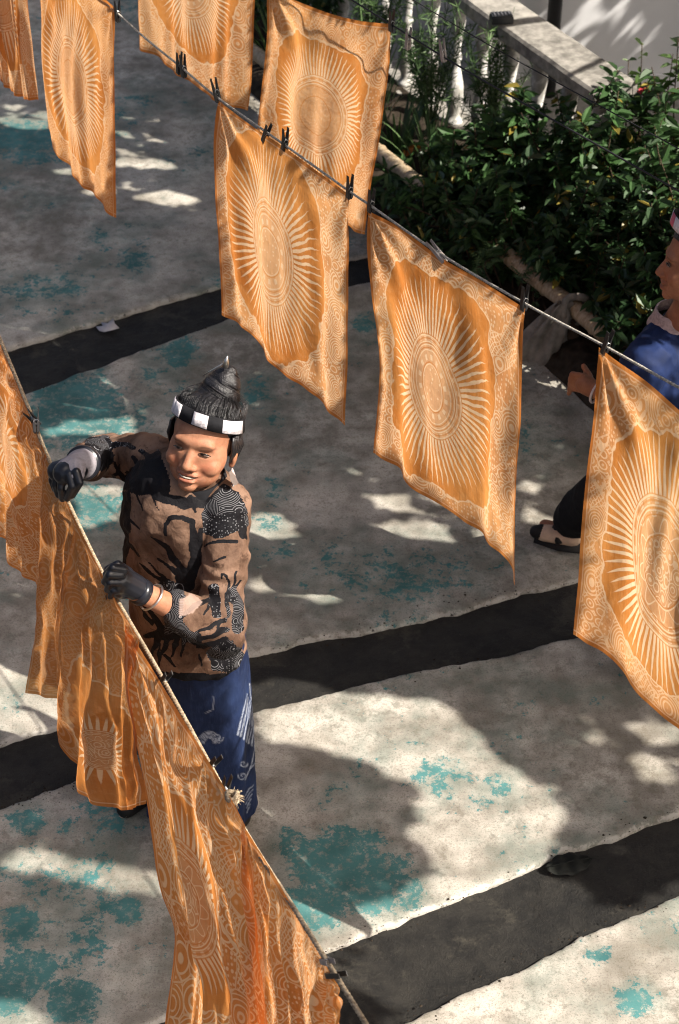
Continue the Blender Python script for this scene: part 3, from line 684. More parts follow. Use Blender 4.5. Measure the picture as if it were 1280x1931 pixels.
def on3(px, py): return atplane(px, py, L3a, N3)
def on2(px, py): return atplane(px, py, L2a, N2)
R1 = [on1(*p) for p in ((-330,-560),(-60,-250),(218,22),(345,130),(412,186),(540,276),(660,362),(700,389),(828,478),(990,573),(1140,653),(1280,731),(1500,848),(1900,1050))]
R2 = [on2(*p) for p in ((-160,300),(-60,505),(0,640),(62,790),(92,866),(190,1075),(300,1268),(400,1450),(465,1572),(560,1722),(612,1806),(690,1931),(800,2110))]
R3 = [on3(*p) for p in ((200,-330),(480,-125),(600,-40),(735,45),(870,128),(1010,208),(1300,372),(1700,600))]
r1o = tag(empty('washing_line', R1[3]), 'grey cord strung across the yard carrying the middle row of cloths', 'rope'); twisted(spline(R1, 160), .0034, .020).build('cord', MAT['cord'], r1o)
r2o = tag(empty('washing_line', R2[6]), 'twisted jute rope in the foreground that the woman is pegging', 'rope'); twisted(spline(R2, 160), .0052, .030).build('strands', MAT['jute'], r2o)
r3o = tag(empty('washing_wire', R3[3]), 'thin dark wire carrying the far cloths towards the bushes', 'wire'); MB().tube(spline(R3, 60), .0028, 6).build('wire', MAT['wire'], r3o)
r4 = [p+N3*-.10+Vector((0, 0, .045)) for p in R3]
r4o = tag(empty('washing_wire', r4[4]), 'empty upper dark wire running beside the far cloths', 'wire'); MB().tube(spline(r4, 60), .0018, 6).build('wire', MAT['wire'], r4o)
def knot():
    c = on2(438, 1502); b = MB()
    for k in range(3): b.tube([c+Vector((.011*math.cos(t), .011*math.sin(t), .004*math.sin(2*t+k)+(k-1)*.006)) for t in np.linspace(0, 6.3, 14)], .0052, 6)
    for k in range(40):
        d = rdir(1)[0]; d[0] = abs(d[0]); b.tube([c, c+Vector(d)*.014, c+Vector(d)*.026+Vector((0, 0, -.005))], [.0012, .0009, .0004], 4)
    b.build('frayed_knot', MAT['jute'], r2o)
knot()
# ------------------------------------------------------------------ cloths
CLOTHS = []
def cloth(name, p0, U, Nn, swing, top, bot, left, right, mat, label, folds, group, bulge=.02, nu=80, nv=110, seed=1, clips=()):
    # plane through the line, swung out by the wind
    n = (Nn*math.cos(swing)+Vector((0, 0, 1))*math.sin(swing)).normalized()
    g = lambda pts: spline([atplane(x, y, p0, n) for x, y in pts], 60)
    T, B, Lf, Rt = (g(q) for q in (top, bot, left, right))
    T, B = resample(T, nu), resample(B, nu); Lf, Rt = resample(Lf, nv), resample(Rt, nv)
    s = np.linspace(0, 1, nu); t = np.linspace(0, 1, nv); S, Tt = np.meshgrid(s, t); S1, T1 = S[..., None], Tt[..., None]
    P = (1-T1)*T[None]+T1*B[None]+(1-S1)*Lf[:, None]+S1*Rt[:, None]-((1-S1)*(1-T1)*T[0]+S1*(1-T1)*T[-1]+(1-S1)*T1*B[0]+S1*T1*B[-1])
    q = np.stack([S.ravel()*2.2, Tt.ravel()*.9, np.full(S.size, seed*3.7)], 1)
    warp = .10*nz(q, 1.6).reshape(S.shape)
    amp, k = folds; grow = .25+.75*np.sin(np.clip(Tt*1.1, 0, 1)*np.pi*.62)
    dsp = amp*np.sin(2*np.pi*k*(S+warp+.06*Tt)+seed)*grow+amp*.45*np.sin(2*np.pi*k*2.3*(S-warp*1.3)+seed*2.1)*grow
    dsp += amp*1.1*nz(q, 1.9, 5).reshape(S.shape)+amp*.35*nz(q, 6, 2).reshape(S.shape)
    # gathers that fan out from the pegs
    for c in clips:
        a = np.arctan2(S-c, Tt+.015); rad = np.hypot(S-c, Tt)
        dsp += .011*np.sin(a*11+seed)*np.exp(-rad/.28)*(1-np.exp(-rad/.03))
    if group == GW: dsp += (.0065*(1-2*np.abs(nz(q*np.array([1.3, 1, 1]), 3.4, 7)))+.0032*(1-2*np.abs(nz(q, 8, 3)))).reshape(S.shape)
    dsp += bulge*np.sin(np.pi*S)*np.sin(np.pi*Tt*.8)
    P = P+dsp[..., None]*np.array(n)*(1-np.exp(-Tt/.06))[..., None]
    v = P.reshape(-1, 3); f = [(j*nu+i, j*nu+i+1, (j+1)*nu+i+1, (j+1)*nu+i) for j in range(nv-1) for i in range(nu-1)]
    me = mesh(name, v, f); uvl = me.uv_layers.new(name='UVMap'); li = np.empty(len(me.loops), np.int32); me.loops.foreach_get('vertex_index', li)
    uvs = np.stack([S.ravel()[li], Tt.ravel()[li]], 1).astype(np.float32); uvl.data.foreach_set('uv', uvs.ravel())
    o = link(name, me, mat); tag(o, label, 'cloth', group); CLOTHS.append(o)
    return o
GC = 'sun patterned cloths on the far lines'; GW = 'cloths on the foreground rope'
cloth('batik_cloth', L1a, U1, N1, R(0), [(-60,-235),(-10,-190),(40,-150)], [(2,130),(20,165),(45,182),(72,190)], [(-60,-235),(-30,-60),(2,130)], [(40,-150),(52,20),(72,190)],
      batik('batik_swirl', 4, inner=2), 'orange batik cloth cut off by the top left corner of the photo', (.010, 3), GC, seed=4)
cloth('batik_cloth', L1a, U1, N1, R(-2), [(66,-115),(140,-52),(216,14)], [(89,243),(110,290),(150,335),(190,378),(219,411)], [(66,-115),(72,40),(82,150),(89,243)], [(216,14),(217,140),(219,280),(219,411)],
      batik('batik_plain_sun', 5, r0=.20, r1=.385, field=.38, nray=74, inner=2, dens=.62, warm=.97), 'orange batik cloth with a hazy oval sun at upper left above the dappled floor', (.009, 2.5), GC, seed=5, clips=(0, 1))
cloth('batik_cloth', L3a, U3, N3, R(0), [(262,-300),(370,-222),(484,-128)], [(265,92),(300,108),(345,140),(410,186),(462,211)], [(262,-300),(262,-100),(265,92)], [(484,-128),(480,10),(472,130),(462,211)],
      batik('batik_grey_disc', 6, r0=.165, r1=.35, field=.37, nray=70, inner=0, dens=.75, cy=-.02), 'orange batik cloth hanging at the top edge behind the grey cord', (.009, 2.6), GC, seed=6, clips=(0, 1))
cloth('batik_cloth', L3a, U3, N3, R(0), [(512,-75),(535,-15),(600,18),(670,38),(737,46)], [(484,300),(540,350),(610,400),(692,441)], [(512,-75),(508,40),(494,170),(484,300)], [(737,46),(735,140),(722,270),(692,441)],
      batik('batik_round_sun', 2, r0=.205, r1=.37, nray=76, inner=2, dens=.72, wob=.06, cy=.0, field=.375), 'orange batik cloth with a broad round sun in front of the balusters', (.013, 2.0), GC, seed=2, clips=(0, 1))
cloth('batik_cloth', L1a, U1, N1, R(0), [(412,190),(470,234),(540,281),(600,325),(659,368)], [(425,592),(480,640),(535,692),(600,752),(640,786),(655,801)], [(412,190),(413,300),(418,450),(425,592)], [(659,368),(660,480),(657,640),(655,801)],
      batik('batik_tall_sun', 1, r0=.178, r1=.355, ys=.78, field=.372, nray=70, inner=0, cx=-.06, cy=-.02, wob=.05, dens=.95), 'orange batik cloth with an oval sun hanging just behind the woman\'s topknot', (.012, 1.9), GC, seed=1.4, clips=(0, 1))
cloth('batik_cloth', L1a, U1, N1, R(2), [(695,398),(755,430),(828,484),(905,528),(990,582)], [(698,856),(760,890),(850,962),(930,1032),(966,1070),(976,1102)], [(695,398),(698,550),(705,720),(698,856)], [(990,582),(987,750),(979,950),(976,1102)],
      batik('batik_bead_sun', 3, r0=.165, r1=.345, ys=.84, field=.362, nray=66, inner=0, cx=-.03, cy=.0, dens=.85), 'orange batik cloth with a beaded sun hanging in the middle of the yard', (.013, 1.7), GC, seed=3.1, clips=(0, 1))
cloth('batik_cloth', L1a, U1, N1, R(3), [(1129,655),(1165,682),(1222,722),(1290,782),(1380,860),(1470,905)], [(1081,1196),(1130,1226),(1200,1290),(1262,1348),(1350,1420),(1450,1490)], [(1129,655),(1122,780),(1103,960),(1081,1196)], [(1470,905),(1465,1100),(1460,1300),(1450,1490)],
      batik('batik_flower_sun', 8, r0=.215, r1=.385, ys=.95, nray=72, inner=1, cx=-.02, cy=.0, dens=.7, warm=.97, field=.375), 'large orange batik cloth with a flower wheel at the right edge', (.010, 1.8), GC, seed=8, clips=(0,))
cloth('batik_cloth', L2a, U2, N2, R(6), [(-90,440),(-30,575),(20,690),(60,790),(88,862)], [(-80,860),(-30,960),(20,1040),(50,1088),(86,1126)], [(-90,440),(-88,650),(-80,860)], [(88,862),(90,1000),(86,1126)],
      batik('batik_shell', 11, r0=.10, r1=.20, nray=40, inner=1, dens=.7, gr=.03, vs=10, rf=48, rt=.3, bmp=.45, lift=1.2, field=.22, warm=1.0, cx=.12, cy=-.1), 'orange batik cloth at the far end of the foreground rope by the left edge', (.012, 3.2), GW, .015, seed=11, clips=(.75, 1))
cloth('batik_cloth', L2a, U2, N2, R(10), [(84,858),(128,952),(190,1078),(226,1146),(262,1205)], [(68,1302),(124,1338),(146,1430),(182,1490),(230,1527),(290,1513)], [(84,858),(88,980),(86,1140),(68,1302)], [(262,1205),(262,1300),(278,1420),(290,1513)],
      batik('batik_soft', 12, r0=.09, r1=.17, nray=30, inner=1, dens=.38, gr=.05, vs=10, rf=48, rt=.3, bmp=.45, lift=1.15, field=.30, warm=1.0, cx=.2, cy=.22, sheer=.14), 'sheer orange batik cloth being pegged by the woman\'s gloved hands', (.018, 3.4), GW, .03, seed=12.5, clips=(.35, .7, 1))
cloth('batik_cloth', L2a, U2, N2, R(11), [(236,1178),(300,1282),(396,1440),(438,1510),(462,1556)], [(322,2030),(380,2090),(450,2135),(520,2160)], [(236,1178),(250,1320),(284,1470),(300,1570),(318,1680),(342,1757),(338,1850),(328,1945),(322,2030)], [(462,1556),(486,1700),(512,1900),(520,2160)],
      batik('batik_lines', 13, r0=.13, r1=.22, nray=44, inner=1, dens=.9, gr=.06, vs=11, rf=44, rt=.3, bmp=.45, lift=1.22, field=.25, warm=1.0, cx=-.1, cy=-.05), 'orange batik cloth hanging in front of the woman\'s indigo skirt', (.012, 3.0), GW, .01, seed=13, clips=(0, .7, 1))
cloth('batik_cloth', L2a, U2, N2, R(4), [(458,1556),(510,1640),(560,1726),(606,1806),(640,1862)], [(508,2180),(560,2220),(620,2245),(690,2260)], [(459,1556),(482,1700),(505,1880),(508,2180)], [(640,1862),(652,1950),(672,2100),(690,2260)],
      batik('batik_near', 14, r0=.10, r1=.18, nray=36, inner=1, dens=.85, gr=.05, vs=13, rf=40, rt=.3, bmp=.45, lift=1.2, field=.22, warm=1.0, cx=.1, cy=.12), 'nearest orange batik cloth at the bottom of the foreground rope', (.014, 3.2), GW, .015, seed=14, clips=(0, .85, 1))
# ------------------------------------------------------------------ pegs
MAT['peg'] = plain('black_peg', (.018, .018, .019), .38, .5, .2); MAT['pegwood'] = plain('grey_wood_peg', (.34, .30, .27), .7, .3, .3, 60, .3); MAT['steel'] = plain('spring_steel', (.5, .5, .5), .35, .5, .1, metal=1.0)
def jawmesh(name, mat):
    # one half of a spring peg: tapered prong with a shaped gripping end
    prof = [(-.030, .0012, .0035), (-.026, .0012, .0062), (-.018, .0010, .0066), (-.014, .0022, .0066), (-.008, .0014, .0066), (.004, .0030, .0064), (.018, .0052, .0062), (.031, .0075, .0056)]
    v = []; f = []
    for z, a, b in prof:
        for yy in (-.0044, .0044): v += [(a, yy, z), (b+.0008, yy, z)]
    for i in range(len(prof)-1):
        p, q = i*4, i*4+4; f += [(p, q, q+2, p+2), (p+1, p+3, q+3, q+1), (p, p+1, q+1, q), (p+2, q+2, q+3, p+3)]
    f += [(0, 2, 3, 1)]; e = (len(prof)-1)*4; f += [(e, e+1, e+3, e+2)]
    me = mesh(name, v, f, False); me.materials.append(mat); return me
JB, JW = jawmesh('jaw', MAT['peg']), jawmesh('jaw', MAT['pegwood'])
_s = MB(); _s.tube([(.0055*math.cos(t), -.005+.010*t/25, .0055*math.sin(t)-.004) for t in np.linspace(0, 25, 70)], .0009, 5); _s.tube([(.0055, .0052, -.004), (.0065, .0052, -.018), (.0065, -.004, -.018)], .0009, 5)
SPR = mesh('spring', _s.v, _s.f); SPR.materials.append(MAT['steel'])
def peg(p, U, tilt, label, wood=False, up=.012, spin=0, flip=False, group=None):
    side = Vector((-U.y, U.x, 0)).normalized(); zax = (Matrix.Rotation(tilt, 3, side) @ Vector((0, 0, 1))); zax = (Matrix.Rotation(spin, 3, U) @ zax).normalized(); xax = (side-zax*side.dot(zax)).normalized(); yax = zax.cross(xax)
    m = Matrix((xax, yax, zax)).transposed(); o = empty('clothes_peg', Vector(p)+zax*up); o.rotation_euler = m.to_euler(); o.scale = (1.15, 1.15, 1.15)
    tag(o, label, 'clothes peg', group)
    for k in (0, 1):
        j = link('jaw', JW if wood else JB, None, o, False); j.rotation_euler = (0, 0, math.pi*k)
    link('spring', SPR, None, o, False); return o
GP = 'pegs on the washing lines'
for (x, y, ti, lab) in ((222,30,.05,'black peg beside the top right corner of the hazy sun cloth'),(338,128,.1,'left one of two black pegs close together on the bare cord'),(346,134,-.05,'right one of two black pegs close together on the bare cord'),
    (409,180,-.35,'black peg at the top left corner of the cloth behind the topknot'),(500,258,.45,'left black peg midway along the cloth behind the topknot'),(537,272,.12,'right black peg midway along the cloth behind the topknot'),
    (659,362,.06,'black peg at the top right corner of the cloth behind the topknot'),(699,388,.1,'black peg at the top left corner of the beaded sun cloth'),(988,572,.02,'black peg at the top right corner of the beaded sun cloth'),(1142,655,.22,'black peg at the top left corner of the flower wheel cloth')):
    peg(on1(x, y), U1, ti, lab, up=.014)
peg(on1(828, 480), U1, -1.0, 'grey wooden peg lying along the top of the beaded sun cloth', True, up=.008, spin=.3)
peg(on3(738, 47), U3, .05, 'dark peg at the top right corner of the round sun cloth', up=.012)
peg(on3(770, 67), U3, .05, 'reddish grey wooden peg on the wire above the feathery plant', True, up=-.012)
peg(on3(834, 105)+Vector((0, 0, .02)), U3, -.25, 'brown wooden peg hanging on the wire near the handrail', True, up=-.004)
for (x, y, ti, sp, wd, lab) in ((64,792,.2,.5,False,'upper black peg of a pair at the left end of the foreground rope'),(68,800,-.9,-.4,False,'lower black peg of a pair at the left end of the foreground rope'),(186,1078,1.1,.5,False,'black peg touched by the gloved fingers on the foreground rope'),
    (212,1118,.9,.7,False,'black peg just below the gloved fingers on the foreground rope'),(308,1284,.5,-.2,False,'black peg in front of the woman\'s jacket hem'),(398,1444,.45,-.3,False,'black peg in front of the indigo skirt above the frayed knot'),
    (424,1492,.05,-.2,False,'black peg beside the frayed knot of the rope'),(614,1812,.75,.1,True,'pale wooden peg near the bottom end of the foreground rope'),(628,1838,.75,-.2,False,'black peg at the top right corner of the nearest cloth')):
    peg(on2(x, y), U2, ti, lab, wd, up=.010, spin=sp)
print('rope1 z', [round(p.z, 2) for p in R1]); print('rope2 z', [round(p.z, 2) for p in R2]); print('rope3 z', [round(p.z, 2) for p in R3])
# ------------------------------------------------------------------ people: materials
def skin_mat():
    M = Mat('skin'); v = M.obj(); n = M.noise(v, 60, 4); big = M.noise(v, 14, 3); mk = M.attr('mk', True)
    c = M.mix((n*.4+big*.6).ss(.3, .7), (.27, .118, .064), (.40, .192, .112)); c = M.mix(M.noise(v, 34, 5, .7).ss(.5, .7)*.3, c, (.36, .11, .06)); c = M.mix(M.noise(v, 150, 4, .7).ss(.52, .68)*.25, c, (.17, .065, .032)); c = M.mix(1.0, c, mk, 'MULTIPLY')
    return M.surf(M.bsdf(c, .58, .28, M.bump(n*.6+M.noise(v, 260, 3)*.4, .35, .002), sss=.22))
MAT['skin'] = skin_mat()
def hair_mat():
    M = Mat('black_hair'); v = M.obj(); n = M.noise(M.map(v, (1, 1, .25)), 210, 4, .6)
    return M.surf(M.bsdf(M.mix(n.ss(.3, .7), (.004, .004, .005), (.022, .020, .022)), .34, .5, M.bump(n, .7, .004)))
MAT['hair'] = hair_mat()
def jacket_mat():
    M = Mat('brown_batik_jacket'); v = M.obj(); dk = M.attr('dark'); de = M.attr('deco'); n = M.noise(v, 9, 5, .6); f = M.noise(v, 90, 4); crease = M.noise(v, 32, 5, .7, .6)
    c = M.mix(n.ss(.3, .7), (.075, .040, .025), (.225, .138, .095)); c = M.mix(crease.ss(.53, .68)*.65, c, (.035, .017, .011)); c = M.mix(f.ss(.5, .8)*.3, c, (.21, .125, .088))  # crease noise also darkens the brown: fold shade painted into the colour
    d, _ = M.vor(v, 17, 'F1', .9); rings = (d*95).sin().ss(.60, .95); dots, _ = M.vor(v, 150, 'F1', .5); dm = dots.ss(.30, .18)
    k = M.noise(v, 11, 2).ss(.49, .51); white = (rings*k+dm*k.inv())*de
    dm_ = (dk+(M.noise(v, 60, 3)-.5)*.35).ss(.42, .58)
    c = M.mix(dm_, c, (.006, .0055, .007)); c = M.mix(white*dm_*.5, c, (.34, .34, .36)); c = M.mix(M.attr('pale')*.9, c, (.42, .30, .25))
    return M.surf(M.bsdf(c, .72, .16, M.bump(crease*.6+f*.25, .6, .010)))
MAT['jacket'] = jacket_mat()
def skirt_mat(name='indigo_skirt'):
    M = Mat(name); v = M.obj(); n = M.noise(v, 7, 5, .6); f = M.noise(M.map(v, (1, 1, .3)), 130, 3); de = M.attr('deco')
    c = M.mix(n.ss(.3, .7), (.006, .012, .040), (.016, .030, .085)); c = M.mix(f.ss(.5, .75)*.35, c, (.032, .05, .11)); c = M.mix(de*(M.noise(v, 90, 3).ss(.3, .55)*.6+.1), c, (.42, .46, .55))
    return M.surf(M.bsdf(c, .75, .2, M.bump(f*.5+n*.8, .35, .008)))
MAT['skirt'] = skirt_mat()
MAT['white_panel'] = plain('white_embroidered_panel', (.62, .58, .60), .8, .2, .22, 110, .8); MAT['pink_panel'] = plain('pink_embroidered_panel', (.62, .16, .22), .8, .2, .3, 70, .5)
MAT['black_cloth'] = plain('black_cloth', (.010, .010, .012), .85, .2, .3, 60, .4); MAT['silver'] = plain('silver', (.72, .70, .66), .3, .5, .08, 40, .1, metal=1.0)
MAT['glove_black'] = plain('black_coated_glove', (.012, .013, .018), .28, .5, .2, 40, .15); MAT['glove_knit'] = plain('grey_knit_glove', (.27, .25, .275), .9, .2, .12, 140, .6)
MAT['eye_white'] = plain('eye_white', (.22, .15, .12), .3, .5, .05); MAT['iris'] = plain('dark_iris', (.012, .008, .006), .15, .5, .1); MAT['teeth'] = plain('teeth', (.50, .44, .37), .3, .5, .05)
MAT['shoe'] = plain('black_shoe', (.012, .011, .011), .6, .3, .2); MAT['tassel'] = plain('pale_tassel', (.46, .36, .34), .8, .2, .3, 120, .5); MAT['tan'] = plain('tan_sole', (.62, .44, .31), .7, .3, .2)
def frame(loc, F, roll=0.0, s=1.0, sx=1.0, sz=1.0):
    """local frame: face looks along -Y, +X is the person's left"""
    F = Vector(F).normalized(); X = Vector((0, 0, 1)).cross(F).normalized(); Z = F.cross(X).normalized()
    m = Matrix((X, -F, Z)).transposed(); m = m @ Matrix.Rotation(roll, 3, 'Y')
    return Matrix.Translation(loc) @ (m @ Matrix.Diagonal((s*sx, s, s*sz))).to_4x4()
def put(mb, sub, m): mb.add([m@p for p in sub.v], sub.f)
def head_solids():
    b = MB(); b.ell((0, .012, .045), (.077, .098, .098), None, 36, 24); b.ell((0, -.030, -.008), (.0725, .062, .085), None, 32, 20); b.ell((0, -.032, -.055), (.063, .055, .051), None, 28, 16)
    b.ell((0, -.070, -.091), (.024, .018, .018)); b.ell((0, -.074, .034), (.053, .020, .022))
    for s in (-1, 1):
        b.ell((s*.040, -.058, -.026), (.030, .024, .030)); b.ell((s*.0135, -.095, -.032), (.0100, .0095, .0085)); b.ell((s*.077, .016, -.010), (.009, .018, .030), Matrix.Rotation(s*.35, 3, 'Z'))
        b.ell((s*.076, .012, -.034), (.008, .009, .010))
    b.cap((0, -.083, .018), (0, -.1035, -.027), .0085, .0130); b.ell((0, -.088, -.052), (.030, .010, .0065)); b.ell((0, -.088, -.071), (.024, .010, .0070))
    return b
def shape_face(co, fm):
    """sockets, mouth line and smile folds pressed into the skin; returns skin tints, with shade painted in folds, nostrils and mouth line"""
    inv = np.array(fm.inverted()); L = co@inv[:3, :3].T+inv[:3, 3]; x, y, z = L.T; front = y < -.03; d = np.zeros(len(co)); mk = np.ones((len(co), 3))
    g = lambda cx, cz, sx, sz: np.exp(-((x-cx)/sx)**2-((z-cz)/sz)**2)*front
    for s in (-1, 1):
        d += .0055*g(s*.033, .012, .017, .010)-.0022*g(s*.033, .012, .012, .0045)-.002*g(s*.034, .002, .014, .005)
        d += .0022*g(s*.030, -.045, .005, .014)
    zz = z; z = z-7.0*x**2*(np.abs(x) < .04)
    g = lambda cx, cz, sx, sz: np.exp(-((x-cx)/sx)**2-((z-cz)/sz)**2)*front
    d += .004*g(0, -.0625, .027, .0030); d += .0015*g(0, -.082, .018, .005)
    y2 = y+d; L2 = np.stack([x, y2, zz], 1); M4 = np.array(fm); out = np.where(front[:, None], L2@M4[:3, :3].T+M4[:3, 3], co)
    lip = np.clip(g(0, -.054-0, .024, .0045)+g(0, -.071, .021, .006), 0, 1); mk = mk*(1-lip[:, None]*np.array([.12, .38, .30]))
    mouth = g(0, -.0625, .025, .0026); mk *= (1-mouth*.75)[:, None]; z = zz
    g = lambda cx, cz, sx, sz: np.exp(-((x-cx)/sx)**2-((zz-cz)/sz)**2)*front
    for s in (-1, 1):
        br = np.exp(-(((x-s*.034)/.018)**4)-((z-.0335+.5*(np.abs(x)-.034)**2*30)/.0035)**2)*front; mk *= (1-br*.72)[:, None]
        mk *= (1-.35*g(s*.033, .018, .015, .004))[:, None]; mk *= (1-.22*g(s*.028, -.047, .004, .013))[:, None]  # eyelid line, then fold shade painted into the skin colour
        ck = g(s*.040, -.025, .018, .016); mk = mk*(1+ck[:, None]*np.array([.16, -.02, -.03]))
        mk *= (1-.5*np.exp(-(((x-s*.009)/.0035)**2)-((z+.036)/.003)**2)*front)[:, None]
    return out, mk
def eyes(root, fm, closed=.0042):
    for s in (-1, 1):
        b = MB(); q = MB(); q.ell((s*.033, -.0825, .0115), (.0125, .006, closed)); put(b, q, fm); e = b.build('eye', MAT['eye_white'], root)
        b = MB(); q = MB(); q.ell((s*.031-.002, -.0862, .0115), (.0052, .0035, closed*.98)); put(b, q, fm); b.build('iris', MAT['iris'], e)
        b = MB(); q = MB(); q.tube([(s*.019, -.0865, .0120), (s*.026, -.0890, .0158), (s*.034, -.0885, .0165), (s*.042, -.0845, .0145), (s*.048, -.079, .0105)], [.0010, .0019, .0021, .0018, .0008], 6); put(b, q, fm); b.build('lashes', MAT['iris'], e)
def hair_cap(root, fm, name='hair'):
    b = MB(); q = MB(); q.ell((0, .014, .054), (.0855, .1000, .1015), None, 80, 50)
    V = np.array([tuple(p) for p in q.v]); V += (.0022*nz(V*np.array([1, 1, .3]), 120))[:, None]*(V-np.array([0, .022, .052]))/.09
    low = (V[:, 2] < -.02) & (V[:, 1] < .03); V[low, 0] *= .80
    face = (V[:, 2] < .088-.25*np.maximum(0, V[:, 1]+.05)) & (V[:, 1] < .0); V[face] = np.array([0, .014, .054])+(V[face]-np.array([0, .014, .054]))*np.array([.93, .86, .9])
    q.v = [Vector(p) for p in V]; put(b, q, fm); return b
def band(root, fm, tilt, z0, panels, ra=(.0865, .1010), cy=.010, h=.040, name='headband', rl=0.0):
    def ring(a, off, dz):
        x = math.sin(a)*(ra[0]+off); y = cy-math.cos(a)*(ra[1]+off); k = -.13*dz*6; return fm@Vector((x*(1-max(0, dz)*3.0), cy+(y-cy)*(1-max(0, dz)*3.0), z0+dz-tilt*(y-cy)-rl*x))
    n = 72; prof = [(0, -h/2), (.003, -h/2), (.003, h/2), (0, h/2)]; v = []; f = []
    for i in range(n):
        for o, dz in prof: v.append(ring(2*math.pi*i/n, o, dz))
    f = [(i*4+k, ((i+1) % n)*4+k, ((i+1) % n)*4+(k+1) % 4, i*4+(k+1) % 4) for i in range(n) for k in range(4)]
    bo = link(name, mesh(name, v, f), MAT['black_cloth'], root)
    for (a0, a1, mat) in panels:
        m = max(4, int((a1-a0)/.08)); v = []; f = []
        for i in range(m+1):
            a = a0+(a1-a0)*i/m
            for o, dz in ((.0032, -h*.44), (.0052, -h*.42), (.0052, h*.42), (.0032, h*.44)): v.append(ring(a, o, dz))
        f = [(i*4+k, (i+1)*4+k, (i+1)*4+k+1, i*4+k+1) for i in range(m) for k in range(3)]+[(0, 1, 2, 3), (m*4+3, m*4+2, m*4+1, m*4)]
        link('panel', mesh('panel', v, f), MAT[mat], bo)
    return bo
def wrinkle(me, amp, sc, seed, stretch=(1, 1, 1)):
    co = coords(me); no = normals(me); q = co*np.array(stretch); w_ = 1-2*np.abs(nz(q, sc, seed)); w2 = nz(q, sc*2.3, seed+4)
    co += no*(amp*(w_-.5)+amp*.4*w2)[:, None]; setcoords(me, co)
def paint(me, strokes, polys, wob=5):
    """print painted on the cloth: strokes (polyline, w0, w1) and filled shapes, on the side turned to the yard"""
    co = coords(me); no = normals(me); px = topx_np(co); vis = ((co-np.array(CO))*no).sum(1) < .3; px = px+np.stack([nz(co, 30, 1), nz(co, 30, 6)], 1)*wob
    m = np.zeros(len(co))
    for line, w0, w1 in strokes:
        d, t = segdist(px, line); wd = w0+(w1-w0)*t; m = np.maximum(m, np.clip((wd-d)/1.8+.5, 0, 1))
    for poly in polys: m = np.maximum(m, inpoly(px, poly)*1.0)
    return m*vis, vis, px
